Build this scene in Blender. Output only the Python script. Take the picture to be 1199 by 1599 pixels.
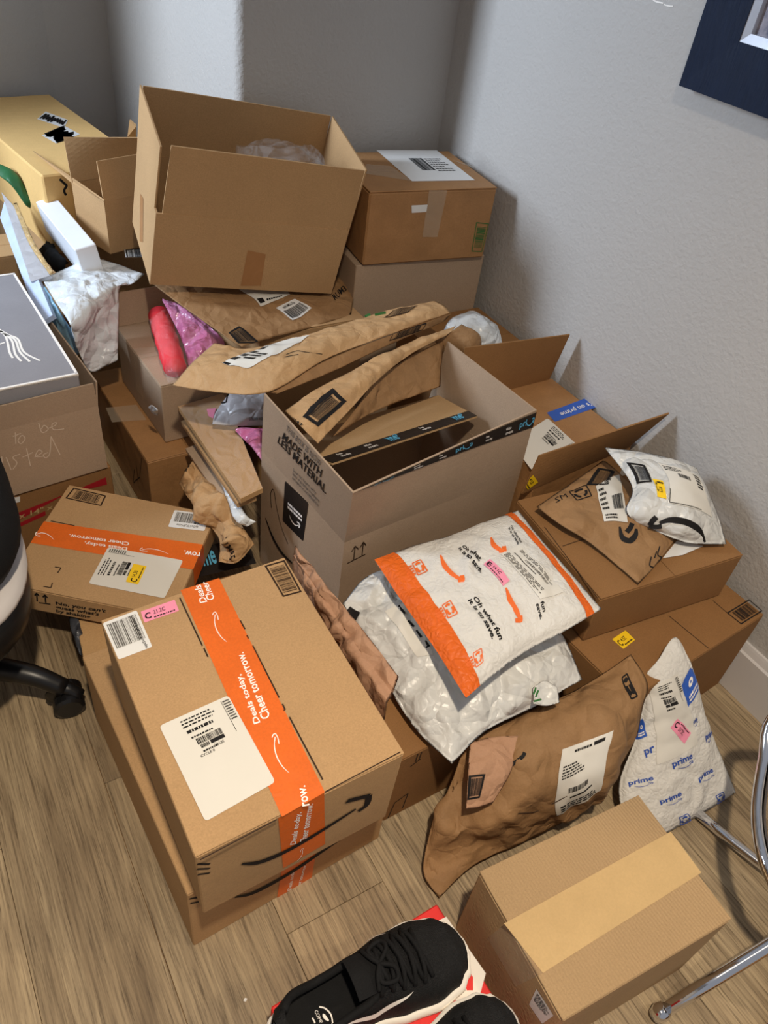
import bpy, bmesh, math, random
import numpy as np
from mathutils import Vector, Matrix, noise

for o in list(bpy.data.objects): bpy.data.objects.remove(o)
S = bpy.context.scene
COL = S.collection

# ------------------------------------------------------------------ camera
W, HH = 1199, 1599
FPX, PITCH, ROLL, YAW, CH = 1203.0, math.radians(41.067), math.radians(8.697), math.radians(36.288), 1.32
fw = Vector((math.sin(YAW)*math.cos(PITCH), math.cos(YAW)*math.cos(PITCH), -math.sin(PITCH)))
r0 = Vector((math.cos(YAW), -math.sin(YAW), 0)); u0 = r0.cross(fw)
RT = r0*math.cos(ROLL)+u0*math.sin(ROLL); UP = -r0*math.sin(ROLL)+u0*math.cos(ROLL)
CAM = Vector((0, 0, CH))
cd = bpy.data.cameras.new('camera'); cam = bpy.data.objects.new('camera', cd); COL.objects.link(cam)
cd.sensor_fit = 'HORIZONTAL'; cd.sensor_width = 36; cd.lens = FPX/W*36; cd.clip_start = .02
cam.matrix_world = Matrix(((RT.x, UP.x, -fw.x, 0), (RT.y, UP.y, -fw.y, 0), (RT.z, UP.z, -fw.z, CH), (0, 0, 0, 1)))
S.camera = cam

# ------------------------------------------------------------------ light
w = bpy.data.worlds.new('world'); S.world = w; w.use_nodes = True
w.node_tree.nodes['Background'].inputs[0].default_value = (.86, .90, 1.0, 1)
w.node_tree.nodes['Background'].inputs[1].default_value = .32
S.view_settings.view_transform = 'Standard'; S.view_settings.look = 'None'
S.view_settings.gamma = 1; S.view_settings.use_curve_mapping = False
S.view_settings.exposure = 0.0

def spot(name, loc, aim, power, col, size, blend, rad):
    l = bpy.data.lights.new(name, 'SPOT'); o = bpy.data.objects.new(name, l); COL.objects.link(o)
    o.location = loc; l.energy = power; l.color = col; l.spot_size = math.radians(size); l.spot_blend = blend; l.shadow_soft_size = rad
    o.rotation_euler = (Vector(aim)-Vector(loc)).to_track_quat('-Z', 'Y').to_euler(); return o
spot('ceiling_downlight', (.06, -.12, 2.46), (.06, -.12, 0), 184, (1, .85, .66), 118, 1.0, .045)
spot('ceiling_downlight', (1.9, -.75, 2.46), (1.9, -.75, 0), 52, (1, .84, .62), 124, .4, .045)
al = bpy.data.lights.new('window_daylight', 'AREA'); ao = bpy.data.objects.new('window_daylight', al); COL.objects.link(ao)
al.shape = 'RECTANGLE'; al.size = .40; al.size_y = 1.0; al.energy = 93; al.color = (.72, .84, 1.0)
ao.location = (-1.62, 2.25, 1.72); ao.rotation_euler = (Vector((.9, 1.5, .7))-Vector(ao.location)).to_track_quat('-Z', 'Y').to_euler()

# ------------------------------------------------------------------ maths helpers
def ray(px, py):
    return RT*((px-W/2)/FPX)+UP*((HH/2-py)/FPX)+fw
def U(px, py, z):                      # point at height z seen at that place of the photo
    d = ray(px, py); return CAM+d*((z-CH)/d.z)
def proj(p):
    q = Vector(p)-CAM; d = q.dot(fw); return W/2+FPX*q.dot(RT)/d, HH/2-FPX*q.dot(UP)/d
def Z(ox, oy, s): return lambda *p: [(ox+x/s, oy+y/s) for x, y in p]
def V(*a): return Vector(a)
def lin(c):
    return tuple(((v/255+.055)/1.055)**2.4 if v/255 > .04045 else v/255/12.92 for v in c)

# ------------------------------------------------------------------ materials
M = {}
def mat(name, rgb, rough=.8, spec=.3, var=.10, vscale=7, fine=0., fscale=500, bump=(), metal=0, alpha=1, alt=None, coat=0, trans=0, stretch=None):
    m = bpy.data.materials.new(name); m.use_nodes = True; nt = m.node_tree; N = nt.nodes; L = nt.links
    b = N['Principled BSDF']; c = lin(rgb)
    b.inputs['Roughness'].default_value = rough; b.inputs['Specular IOR Level'].default_value = spec
    b.inputs['Metallic'].default_value = metal; b.inputs['Alpha'].default_value = alpha
    b.inputs['Coat Weight'].default_value = coat; b.inputs['Transmission Weight'].default_value = trans
    tc = N.new('ShaderNodeTexCoord'); co = tc.outputs['Object']
    if stretch:
        mp = N.new('ShaderNodeMapping'); mp.inputs['Scale'].default_value = stretch; L.new(co, mp.inputs[0]); co = mp.outputs[0]
    cur = None
    def nz(sc, det=4, rgh=.6, dist=0):
        n = N.new('ShaderNodeTexNoise'); n.inputs['Scale'].default_value = sc; n.inputs['Detail'].default_value = det
        n.inputs['Roughness'].default_value = rgh; n.inputs['Distortion'].default_value = dist; L.new(co, n.inputs['Vector']); return n.outputs['Fac']
    def mix(fac, a, bcol):
        x = N.new('ShaderNodeMix'); x.data_type = 'RGBA'; L.new(fac, x.inputs[0])
        if hasattr(a, 'is_linked'): L.new(a, x.inputs[6])
        else: x.inputs[6].default_value = (*a, 1)
        if hasattr(bcol, 'is_linked'): L.new(bcol, x.inputs[7])
        else: x.inputs[7].default_value = (*bcol, 1)
        return x.outputs[2]
    def rng(f, lo, hi):
        r = N.new('ShaderNodeMapRange'); r.inputs[1].default_value = lo; r.inputs[2].default_value = hi; L.new(f, r.inputs[0]); return r.outputs[0]
    if var:
        d = tuple(v*(1-var) for v in c); e = alt and lin(alt) or tuple(min(1, v*(1+var)) for v in c)
        cur = mix(rng(nz(vscale), .3, .7), d, e)
        if fine:
            x = N.new('ShaderNodeMix'); x.data_type = 'RGBA'; x.blend_type = 'MULTIPLY'; x.inputs[0].default_value = 1
            L.new(cur, x.inputs[6]); g = mix(rng(nz(fscale, 2), .3, .7), (1-fine,)*3, (1+fine*.4,)*3); L.new(g, x.inputs[7]); cur = x.outputs[2]
        L.new(cur, b.inputs['Base Color'])
    else: b.inputs['Base Color'].default_value = (*c, 1)
    prev = None
    for (kind, sc, strength, dist) in bump:
        if kind == 'noise': h = nz(sc, 3, .55)
        elif kind == 'crumple':
            n = N.new('ShaderNodeTexVoronoi'); n.feature = 'DISTANCE_TO_EDGE'; n.inputs['Scale'].default_value = sc
            dn = N.new('ShaderNodeTexNoise'); dn.inputs['Scale'].default_value = sc*.8; L.new(co, dn.inputs['Vector'])
            ad = N.new('ShaderNodeVectorMath'); ad.operation = 'MULTIPLY_ADD'; ad.inputs[1].default_value = (.6/sc*2,)*3
            L.new(dn.outputs['Color'], ad.inputs[0]); L.new(co, ad.inputs[2]); L.new(ad.outputs[0], n.inputs['Vector']); h = rng(n.outputs['Distance'], 0, .35)
        elif kind in 'xyz':
            n = N.new('ShaderNodeTexWave'); n.bands_direction = kind.upper(); n.inputs['Scale'].default_value = sc; n.inputs['Distortion'].default_value = 1.2
            n.inputs['Detail Scale'].default_value = 3; L.new(co, n.inputs['Vector']); h = n.outputs['Fac']
        bp = N.new('ShaderNodeBump'); bp.inputs['Strength'].default_value = strength; bp.inputs['Distance'].default_value = dist
        L.new(h, bp.inputs['Height'])
        if prev: L.new(prev, bp.inputs['Normal'])
        prev = bp.outputs[0]
    if prev: L.new(prev, b.inputs['Normal'])
    M[name] = m; return m

CB = (('noise', 25, .12, .006), ('noise', 260, .10, .001))
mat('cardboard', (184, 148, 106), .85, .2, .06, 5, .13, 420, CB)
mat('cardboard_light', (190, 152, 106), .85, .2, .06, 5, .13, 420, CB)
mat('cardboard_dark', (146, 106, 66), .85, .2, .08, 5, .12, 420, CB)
mat('cardboard_ribbed', (178, 148, 110), .85, .2, .05, 5, .12, 420, (('x', 60, .35, .003), ('noise', 260, .12, .001)))
mat('cardboard_old', (166, 122, 78), .6, .35, .12, 9, .10, 300, (('noise', 22, .3, .008), ('crumple', 9, .16, .006)))
mat('cardboard_yellow', (226, 186, 122), .8, .25, .06, 6, .06, 300, (('y', 10, .10, .003), ('noise', 30, .2, .005)))
mat('cardboard_inside', (186, 154, 114), .9, .1, .05, 5, .10, 420, CB)
mat('cardboard_grey', (176, 152, 128), .88, .15, .05, 5, .12, 420, CB)
mat('kraft', (190, 152, 108), .72, .3, .10, 9, .08, 350, (('crumple', 20, .32, .009), ('noise', 60, .35, .006)))
mat('kraft_dark', (154, 118, 80), .72, .3, .10, 9, .08, 350, (('crumple', 17, .38, .010), ('noise', 60, .35, .006)))
mat('kraft_pink', (184, 142, 112), .72, .3, .08, 9, .06, 350, (('crumple', 22, .6, .008), ('noise', 60, .4, .006)))
mat('poly_white', (214, 214, 210), .34, .45, .02, 6, 0, 1, (('crumple', 15, .6, .012), ('crumple', 38, .3, .005)))
mat('poly_pale', (222, 228, 232), .30, .5, .03, 6, 0, 1, (('crumple', 11, .6, .014), ('crumple', 36, .3, .006)))
mat('poly_blue', (150, 196, 224), .3, .5, .10, 9, 0, 1, (('crumple', 20, .35, .008),))
mat('poly_grey', (176, 174, 176), .35, .5, .05, 9, 0, 1, (('crumple', 20, .4, .008),))
mat('poly_dark', (58, 60, 66), .35, .5, .05, 9, 0, 1, (('crumple', 20, .4, .008),))
mat('padded', (220, 217, 210), .6, .3, .02, 6, 0, 1, (('crumple', 85, .28, .004), ('noise', 30, .25, .006)))
mat('tape_orange', (226, 106, 30), .45, .4, .05, 20, .08, 300, (('crumple', 40, .10, .002),))
mat('print_orange', (228, 104, 30), .5, .3, .05, 30, 0, 1, (('crumple', 75, .4, .004),))
mat('tape_black', (34, 31, 30), .35, .5, .08, 30, 0, 1, (('noise', 60, .2, .003),))
mat('tape_tan', (202, 170, 120), .35, .45, .05, 14, .05, 300, (('crumple', 22, .14, .003),))
mat('tape_brown', (166, 120, 78), .4, .4, .05, 14, 0, 1, (('crumple', 30, .12, .003),))
mat('tape_blue', (52, 96, 190), .4, .4, .06, 14)
mat('tape_clear', (220, 205, 180), .18, .5, 0, 1, 0, 1, (('crumple', 25, .15, .003),), 0, .28)
mat('plastic_clear', (240, 238, 236), .08, .8, 0, 1, 0, 1, (('crumple', 11, 1.0, .02),), 0, .10)
mat('plastic_pink', (222, 96, 158), .2, .6, .15, 9, 0, 1, (('crumple', 16, .8, .014), ('crumple', 40, .4, .006)), 0, .66, alt=(236, 170, 206))
mat('sleeve_clear', (250, 240, 240), .1, .6, 0, 1, 0, 1, (('crumple', 24, .8, .012),), 0, .05)
mat('red_cloth', (232, 52, 62), .7, .3, .08, 12, 0, 1, (('noise', 50, .3, .005),))
mat('label', (222, 218, 208), .5, .35, .02, 8, 0, 1, (('noise', 40, .06, .003),))
mat('paper', (226, 225, 222), .6, .3, .02, 8)
mat('yellow', (250, 206, 34), .5, .35, .03, 20)
mat('pink', (244, 150, 176), .5, .35, .03, 20)
mat('ink', (30, 28, 28), .7, .2, 0)
mat('ink_soft', (92, 88, 84), .7, .2, 0)
mat('ink_brown', (58, 42, 30), .8, .2, 0)
mat('ink_white', (250, 244, 236), .6, .3, 0)
mat('ink_blue', (52, 84, 168), .6, .3, 0)
mat('ink_lightblue', (96, 178, 216), .6, .3, 0)
mat('ink_green', (56, 112, 60), .7, .2, 0)
mat('ink_orange', (236, 110, 44), .6, .3, 0)
mat('chalk', (214, 196, 176), .9, .1, 0)
mat('ink_red', (168, 32, 40), .6, .3, .06, 20)
mat('shoe_red', (226, 48, 44), .5, .4, .04, 12)
mat('shoe_white', (238, 232, 222), .55, .35, .02, 12)
mat('white_gloss', (236, 240, 246), .35, .5, .02, 12, 0, 1, (('noise', 18, .08, .004),))
mat('white_blue', (196, 212, 240), .3, .5, .12, 12, 0, 1, (('crumple', 18, .2, .005),))
mat('lid_grey', (146, 144, 148), .65, .3, .05, 10, .05, 400, (('noise', 24, .08, .004),))
mat('black_cloth', (20, 20, 21), .85, .25, .15, 40, .3, 600, (('noise', 400, .35, .002),))
mat('black_mesh', (26, 26, 27), .8, .3, .2, 60, .4, 350, (('crumple', 380, .5, .002),))
mat('black_plastic', (16, 16, 17), .38, .5, .1, 30)
mat('shell_grey', (206, 200, 196), .5, .4, .03, 10)
mat('green', (40, 98, 58), .5, .4, .15, 20)
mat('chrome', (225, 225, 228), .09, .5, .02, 20, metal=1)
mat('steel_dark', (90, 82, 76), .3, .5, .1, 30, metal=.8)
mat('navy', (15, 28, 52), .55, .2, .14, 30, 0, 1, (('noise', 60, .35, .003),), stretch=(1, 6, .6))
mat('silver', (196, 200, 210), .3, .5, .05, 30, metal=.35)
mat('picture', (120, 124, 150), .4, .4, .5, 60, alt=(168, 160, 168))
mat('baseboard', (206, 202, 200), .4, .45, .02, 10)
mat('wall', (186, 182, 177), .62, .35, .015, 4, 0, 1, (('noise', 120, .38, .005), ('noise', 48, .12, .008)))
mat('gold_foil', (190, 160, 110), .35, .5, .3, 60, 0, 1, (('noise', 120, .7, .006),))

def wood():
    m = bpy.data.materials.new('plank_wood'); m.use_nodes = True; nt = m.node_tree; N = nt.nodes; L = nt.links; b = N['Principled BSDF']
    tc = N.new('ShaderNodeTexCoord'); oi = N.new('ShaderNodeObjectInfo')
    sc = N.new('ShaderNodeVectorMath'); sc.operation = 'SCALE'; sc.inputs[3].default_value = 37.
    cmb = N.new('ShaderNodeCombineXYZ'); [L.new(oi.outputs['Random'], cmb.inputs[i]) for i in range(3)]
    L.new(cmb.outputs[0], sc.inputs[0]); ad = N.new('ShaderNodeVectorMath'); L.new(tc.outputs['Object'], ad.inputs[0]); L.new(sc.outputs[0], ad.inputs[1])
    def grain(sx, sy, det, dist, rgh=.6):
        mp = N.new('ShaderNodeMapping'); mp.inputs['Scale'].default_value = (sx, sy, 1); L.new(ad.outputs[0], mp.inputs[0])
        n = N.new('ShaderNodeTexNoise'); n.inputs['Scale'].default_value = 1; n.inputs['Detail'].default_value = det; n.inputs['Distortion'].default_value = dist; n.inputs['Roughness'].default_value = rgh
        L.new(mp.outputs[0], n.inputs['Vector']); return n.outputs['Fac']
    g1 = grain(9, 1.3, 3, 1.6); g2 = grain(240, 8, 5, .6, .75); g3 = grain(70, 2.4, 4, 1.6)
    def ramp(f, pts):
        r = N.new('ShaderNodeValToRGB'); L.new(f, r.inputs[0]); e = r.color_ramp.elements
        while len(e) < len(pts): e.new(.5)
        for el, (p, c) in zip(e, pts): el.position = p; el.color = (*c, 1)
        return r.outputs[0]
    base = ramp(g1, [(.2, lin((112, 94, 72))), (.45, lin((150, 131, 104))), (.62, lin((166, 147, 118))), (.85, lin((142, 123, 98)))])
    fine = ramp(g2, [(.34, (.42, .39, .35)), (.46, (.88, .87, .85)), (.62, (1.22, 1.22, 1.19))])
    mid = ramp(g3, [(.30, (.70, .68, .66)), (.5, (1, 1, 1)), (.75, (1.08, 1.08, 1.06))])
    def mul(a, c):
        x = N.new('ShaderNodeMix'); x.data_type = 'RGBA'; x.blend_type = 'MULTIPLY'; x.inputs[0].default_value = 1; L.new(a, x.inputs[6]); L.new(c, x.inputs[7]); return x.outputs[2]
    col = mul(mul(base, fine), mid)
    hv = N.new('ShaderNodeHueSaturation'); mr = N.new('ShaderNodeMapRange'); mr.inputs[3].default_value = .86; mr.inputs[4].default_value = 1.1
    L.new(oi.outputs['Random'], mr.inputs[0]); L.new(mr.outputs[0], hv.inputs['Value']); L.new(col, hv.inputs['Color']); L.new(hv.outputs[0], b.inputs['Base Color'])
    b.inputs['Roughness'].default_value = .5; b.inputs['Specular IOR Level'].default_value = .4
    bp = N.new('ShaderNodeBump'); bp.inputs['Strength'].default_value = .22; bp.inputs['Distance'].default_value = .002; L.new(g2, bp.inputs['Height']); L.new(bp.outputs[0], b.inputs['Normal'])
    M['plank_wood'] = m
wood()

# ------------------------------------------------------------------ object helpers
def thing(name, label, cat, loc=(0, 0, 0), group=None):
    o = bpy.data.objects.new(name, None); COL.objects.link(o); o.location = loc; o.empty_display_size = .05
    o['label'] = label; o['category'] = cat
    if group: o['group'] = group
    return o
def base_of(o):
    v = Vector((0, 0, 0))
    while o is not None: v = v+Vector(o.location); o = o.parent
    return v
class MB:
    def __init__(s): s.v = []; s.f = []; s.mi = []; s.cm = 0
    def add(s, vs, fs):
        n = len(s.v); s.v += [tuple(x) for x in vs]; s.f += [tuple(i+n for i in f) for f in fs]; s.mi += [s.cm]*len(fs); return s
    def build(s, name, mats, parent=None, smooth=False, loc=None):
        me = bpy.data.meshes.new(name); b = base_of(parent) if parent is not None else Vector(loc or (0, 0, 0))
        me.from_pydata([(x-b.x, y-b.y, z-b.z) for x, y, z in s.v], [], s.f); me.update()
        for m in (mats if isinstance(mats, (list, tuple)) else [mats]): me.materials.append(M[m] if isinstance(m, str) else m)
        for p, i in zip(me.polygons, s.mi): p.material_index = i; p.use_smooth = smooth
        o = bpy.data.objects.new(name, me); COL.objects.link(o)
        if parent is not None: o.parent = parent
        else: o.location = b
        return o
    def hexa(s, p):      # 8 pts: bottom 4 ccw, top 4 ccw
        return s.add(p, [(3, 2, 1, 0), (4, 5, 6, 7), (0, 1, 5, 4), (1, 2, 6, 5), (2, 3, 7, 6), (3, 0, 4, 7)])
    def box(s, lo, hi):
        x0, y0, z0 = lo; x1, y1, z1 = hi
        return s.hexa([(x0, y0, z0), (x1, y0, z0), (x1, y1, z0), (x0, y1, z0), (x0, y0, z1), (x1, y0, z1), (x1, y1, z1), (x0, y1, z1)])
    def slab(s, q, th):  # 4 ccw points, thickness behind the normal
        q = [Vector(p) for p in q]; n = (q[2]-q[0]).cross(q[3]-q[1]).normalized()
        return s.hexa([p-n*th for p in q]+q)
    def hull(s, pts):
        bm = bmesh.new()
        for p in pts: bm.verts.new(p)
        bmesh.ops.convex_hull(bm, input=bm.verts); bmesh.ops.dissolve_limit(bm, angle_limit=.01, verts=bm.verts, edges=bm.edges)
        bm.verts.index_update(); vs = [v.co[:] for v in bm.verts]; fs = [[v.index for v in f.verts] for f in bm.faces]; bm.free()
        return s.add(vs, fs)
    def bevbox(s, f, l, w, h, b=.002, c0=0):      # f(a,b,c) -> world ; chamfered
        pts = []
        for x in (0, 1):
            for y in (0, 1):
                for z in (0, 1):
                    X, Y, Zc = x*l, y*w, c0+z*h; sx, sy, sz = (1-2*x)*b, (1-2*y)*b, (1-2*z)*b
                    pts += [f(X+sx, Y+sy, Zc), f(X+sx, Y, Zc+sz), f(X, Y+sy, Zc+sz)]
        return s.hull(pts)
    def tube(s, path, rad, n=12, cap=True):
        path = [Vector(p) for p in path]; m = len(path); rs = rad if isinstance(rad, (list, tuple)) else [rad]*m
        rings = []; up = None
        for i, p in enumerate(path):
            t = (path[min(i+1, m-1)]-path[max(i-1, 0)]).normalized()
            if up is None: up = t.orthogonal().normalized()
            up = (up-t*up.dot(t)).normalized(); sd = t.cross(up)
            rings.append([p+(up*math.cos(2*math.pi*k/n)+sd*math.sin(2*math.pi*k/n))*rs[i] for k in range(n)])
        vs = [v for r in rings for v in r]; fs = []
        for i in range(m-1):
            for k in range(n): fs.append((i*n+k, i*n+(k+1) % n, (i+1)*n+(k+1) % n, (i+1)*n+k))
        if cap: fs += [tuple(range(n-1, -1, -1)), tuple((m-1)*n+k for k in range(n))]
        return s.add(vs, fs)
def cr(pts, n):
    pts = [Vector(p) for p in pts]; out = []; m = len(pts)-1
    for i in range(n):
        t = i/(n-1)*m; k = min(int(t), m-1); t -= k
        p1, p2 = pts[k], pts[k+1]; p0 = pts[k-1] if k > 0 else p1*2-p2; p3 = pts[k+2] if k+2 <= m else p2*2-p1
        out.append(.5*((2*p1)+(p2-p0)*t+(2*p0-5*p1+4*p2-p3)*t*t+(3*p1-p0-3*p2+p3)*t**3))
    return out

# ------------------------------------------------------------------ surfaces that carry tape, labels and print
class Plane:
    curved = False
    def __init__(s, o, eu, ev): s.o, s.eu, s.ev = Vector(o), Vector(eu).normalized(), Vector(ev).normalized(); s.n = s.eu.cross(s.ev).normalized()
    def ev3(s, u, v, off=0): return s.o+s.eu*u+s.ev*v+s.n*off
    def inv(s, px, py):
        d = ray(px, py); t = (s.o-CAM).dot(s.n)/d.dot(s.n); p = CAM+d*t-s.o
        # solve in possibly non-orthogonal frame
        a, b_, c = 1, s.eu.dot(s.ev), 1; e, f = p.dot(s.eu), p.dot(s.ev); D = 1-b_*b_
        return ((e-b_*f)/D, (f-b_*e)/D)
class Net:
    curved = True
    def __init__(s, ctrl, n=(56, 56), puff=.0, margin=.02, pw=.55, wr=((9, .003, 1),), seed=0, low=.35, flip=False):
        rows = [[p if isinstance(p, Vector) else U(*p) for p in r] for r in ctrl]
        nu, nv = n; cols = [cr(r, nu) for r in rows]
        G = [cr([c[i] for c in cols], nv) for i in range(nu)]          # G[i][j] u=i, v=j
        P = np.array([[list(G[i][j]) for j in range(nv)] for i in range(nu)])
        def normals(P):
            du = np.gradient(P, axis=0); dv = np.gradient(P, axis=1); q = np.cross(du, dv); return q/(np.linalg.norm(q, axis=2, keepdims=True)+1e-12)
        nr = normals(P); s.sgn = 1.
        view = np.array(CAM)-P
        if (nr*view).sum(2).mean() < 0: s.sgn = -1.
        if flip: s.sgn *= -1
        nr = nr*s.sgn
        def prof(k):
            t = np.clip((np.arange(k)/(k-1)-margin)/(1-2*margin), 0, 1); return np.power(4*t*(1-t)+1e-9, pw)
        f = np.outer(prof(nu), prof(nv)); s.f = f
        edge = np.minimum(1, f*2.5)*.8+.2
        disp = f*puff
        wrk = np.zeros((nu, nv)); rg = random.Random(seed+5)
        dirs = [(Vector((rg.gauss(0, 1), rg.gauss(0, 1), rg.gauss(0, .6))).normalized(), rg.random()) for _ in range(5)]
        for (sc, amp, ridged) in wr:
            for i in range(nu):
                for j in range(nv):
                    q = Vector(P[i, j])*sc+Vector((seed*3.1, seed*1.7, seed))
                    if not ridged: wrk[i, j] += noise.noise(q)*amp; continue
                    wv = noise.noise(q*.5)*1.3; a = 0
                    for (dv, ph) in dirs:
                        x = q.dot(dv)*.55+wv+ph; x = abs(x-math.floor(x+.5))*2-.5
                        a += x*max(0, min(1, .25+1.5*noise.noise(q*.33+dv*7)))
                    wrk[i, j] += a*amp*1.3
        s.B = P-nr*(f*puff*low)[..., None]-nr*.0012*(f > .02)[..., None]
        s.P = P+nr*(disp+wrk*edge)[..., None]
        if wr: s.B = s.B+nr*(wrk*(edge*(f < .25)))[..., None]
        bd = np.zeros((nu, nv), bool); bd[0] = bd[-1] = True; bd[:, 0] = bd[:, -1] = True
        s.B[bd] = s.P[bd]
        s.N = normals(s.P)*s.sgn; s.nu, s.nv = nu, nv
    def ev3(s, u, v, off=0):
        x = min(max(u, 0), 1)*(s.nu-1); y = min(max(v, 0), 1)*(s.nv-1); i = min(int(x), s.nu-2); j = min(int(y), s.nv-2); a, b = x-i, y-j
        def bl(A): return A[i, j]*(1-a)*(1-b)+A[i+1, j]*a*(1-b)+A[i, j+1]*(1-a)*b+A[i+1, j+1]*a*b
        return Vector(bl(s.P)+bl(s.N)*off)
    def inv(s, px, py):
        if not hasattr(s, 'Q'):
            q = s.P-np.array(CAM); d = q@np.array(fw); s.Q = np.stack([W/2+FPX*(q@np.array(RT))/d, HH/2-FPX*(q@np.array(UP))/d], 2)
        D = ((s.Q-np.array([px, py]))**2).sum(2); i, j = np.unravel_index(D.argmin(), D.shape)
        # local least squares refinement, also extrapolates a little
        i0, i1 = max(i-2, 0), min(i+2, s.nu-1); j0, j1 = max(j-2, 0), min(j+2, s.nv-1)
        du = (s.Q[i1, j]-s.Q[i0, j])/(i1-i0); dv = (s.Q[i, j1]-s.Q[i, j0])/(j1-j0)
        A = np.array([du, dv]).T; r = np.array([px, py])-s.Q[i, j]
        try: st = np.linalg.solve(A, r)
        except Exception: st = np.zeros(2)
        st = np.clip(st, -2, 2)
        return ((i+st[0])/(s.nu-1), (j+st[1])/(s.nv-1))
    def mesh(s, mb=None):
        mb = mb or MB(); nu, nv = s.nu, s.nv; idx = {}; vs = []; fs = []
        for i in range(nu):
            for j in range(nv): idx[0, i, j] = len(vs); vs.append(tuple(s.P[i, j]))
        for i in range(nu):
            for j in range(nv):
                if i in (0, nu-1) or j in (0, nv-1): idx[1, i, j] = idx[0, i, j]
                else: idx[1, i, j] = len(vs); vs.append(tuple(s.B[i, j]))
        for i in range(nu-1):
            for j in range(nv-1):
                a = (idx[0, i, j], idx[0, i+1, j], idx[0, i+1, j+1], idx[0, i, j+1]); b = (idx[1, i, j], idx[1, i, j+1], idx[1, i+1, j+1], idx[1, i+1, j])
                fs.append(a if s.sgn > 0 else a[::-1])
                fs.append(b if s.sgn > 0 else b[::-1])
        return mb.add(vs, fs)
class Sub:                              # unit square laid on a surface, corners BL BR TR TL given in photo pixels
    def __init__(s, surf, quad, uv=False):
        s.surf = surf; q = quad if uv else [surf.inv(*p) for p in quad]; s.q = [Vector((a[0], a[1])) for a in q]; s.curved = surf.curved
    def __call__(s, a, b, off=0):
        q = s.q; p = q[0]*(1-a)*(1-b)+q[1]*a*(1-b)+q[2]*a*b+q[3]*(1-a)*b; return s.surf.ev3(p.x, p.y, off)
    def size(s):
        return (s(1, .5)-s(0, .5)).length, (s(.5, 1)-s(.5, 0)).length
def rect(mb, sub, a0, b0, a1, b1, off, n=None):
    if n is None: n = (1, 1) if not sub.curved else (max(1, int((a1-a0)*22)), max(1, int((b1-b0)*22)))
    vs = []; fs = []
    for i in range(n[0]+1):
        for j in range(n[1]+1): vs.append(sub(a0+(a1-a0)*i/n[0], b0+(b1-b0)*j/n[1], off))
    k = n[1]+1
    for i in range(n[0]):
        for j in range(n[1]): fs.append((i*k+j, (i+1)*k+j, (i+1)*k+j+1, i*k+j+1))
    mb.add(vs, fs)
def rrect(mb, sub, off, r=.04):
    if sub.curved: return rect(mb, sub, 0, 0, 1, 1, off, (22, 22))
    w_, h_ = sub.size(); ra, rb = r*min(w_, h_)/w_, r*min(w_, h_)/h_; pts = []
    for cx, cy, a0 in ((1-ra, rb, -90), (1-ra, 1-rb, 0), (ra, 1-rb, 90), (ra, rb, 180)):
        for k in range(4): t = math.radians(a0+k*30); pts.append(sub(cx+ra*math.cos(t), cy+rb*math.sin(t), off))
    mb.add(pts, [tuple(range(len(pts)))])
def stroke(mb, sub, pts, wd, off, n=None, taper=None):     # ribbon through unit-square points, width as fraction of the square's height
    w_, h_ = sub.size(); P = cr([V(x, y, 0) for x, y in pts], n or max(2, len(pts)*5)) if len(pts) > 2 else [V(*p, 0) for p in pts]
    if len(pts) == 2 and sub.curved: P = [P[0].lerp(P[1], i/8) for i in range(9)]
    vs = []; m = len(P)
    for i, p in enumerate(P):
        t = P[min(i+1, m-1)]-P[max(i-1, 0)]; t = V(t.x*w_, t.y*h_, 0).normalized(); nrm = V(-t.y/w_, t.x/h_, 0)*h_*wd*.5*(taper(i/(m-1)) if taper else 1)
        a, b = p+nrm, p-nrm; vs += [sub(a.x, a.y, off), sub(b.x, b.y, off)]
    mb.add(vs, [(2*i, 2*i+1, 2*i+3, 2*i+2) for i in range(m-1)])
_tx = {}
def glyphs(txt, bold):
    k = (txt, bold)
    if k not in _tx:
        c = bpy.data.curves.new('t', 'FONT'); c.body = txt; c.size = 1; c.resolution_u = 2; c.offset = bold; c.space_line = .95
        o = bpy.data.objects.new('t', c); me = bpy.data.meshes.new_from_object(o); vs = [v.co[:2] for v in me.vertices]; fs = [tuple(p.vertices) for p in me.polygons]
        bpy.data.objects.remove(o); bpy.data.curves.remove(c); bpy.data.meshes.remove(me)
        xs = [v[0] for v in vs]; ys = [v[1] for v in vs]; x0, x1, y0, y1 = min(xs), max(xs), min(ys), max(ys)
        _tx[k] = ([((x-x0)/(x1-x0), (y-y0)/(y1-y0)) for x, y in vs], fs)
    return _tx[k]
def text(mb, sub, txt, off, bold=.012, box=(0, 0, 1, 1)):
    vs, fs = glyphs(txt, bold); a0, b0, a1, b1 = box
    mb.add([sub(a0+(a1-a0)*x, b0+(b1-b0)*y, off) for x, y in vs], fs)
def barcode(mb, sub, off, box=(.14, .14, .86, .86), seed=0, frame=.05):
    r = random.Random(seed); a0, b0, a1, b1 = box; x = a0
    while x < a1-.004:
        wd = r.choice((.006, .01, .016, .022, .03))*(a1-a0)/.72; rect(mb, sub, x, b0, min(x+wd, a1), b1, off, (1, 8) if sub.curved else None); x += wd+r.choice((.008, .012, .02))*(a1-a0)/.72
    if frame:
        w_, h_ = sub.size(); frame *= 1.25; fx = frame*h_/w_; fy = frame
        for q in ((0, 0, 1, fy), (0, 1-fy, 1, 1), (0, fy, fx, 1-fy), (1-fx, fy, 1, 1-fy)): rect(mb, sub, *q, off)
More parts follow.
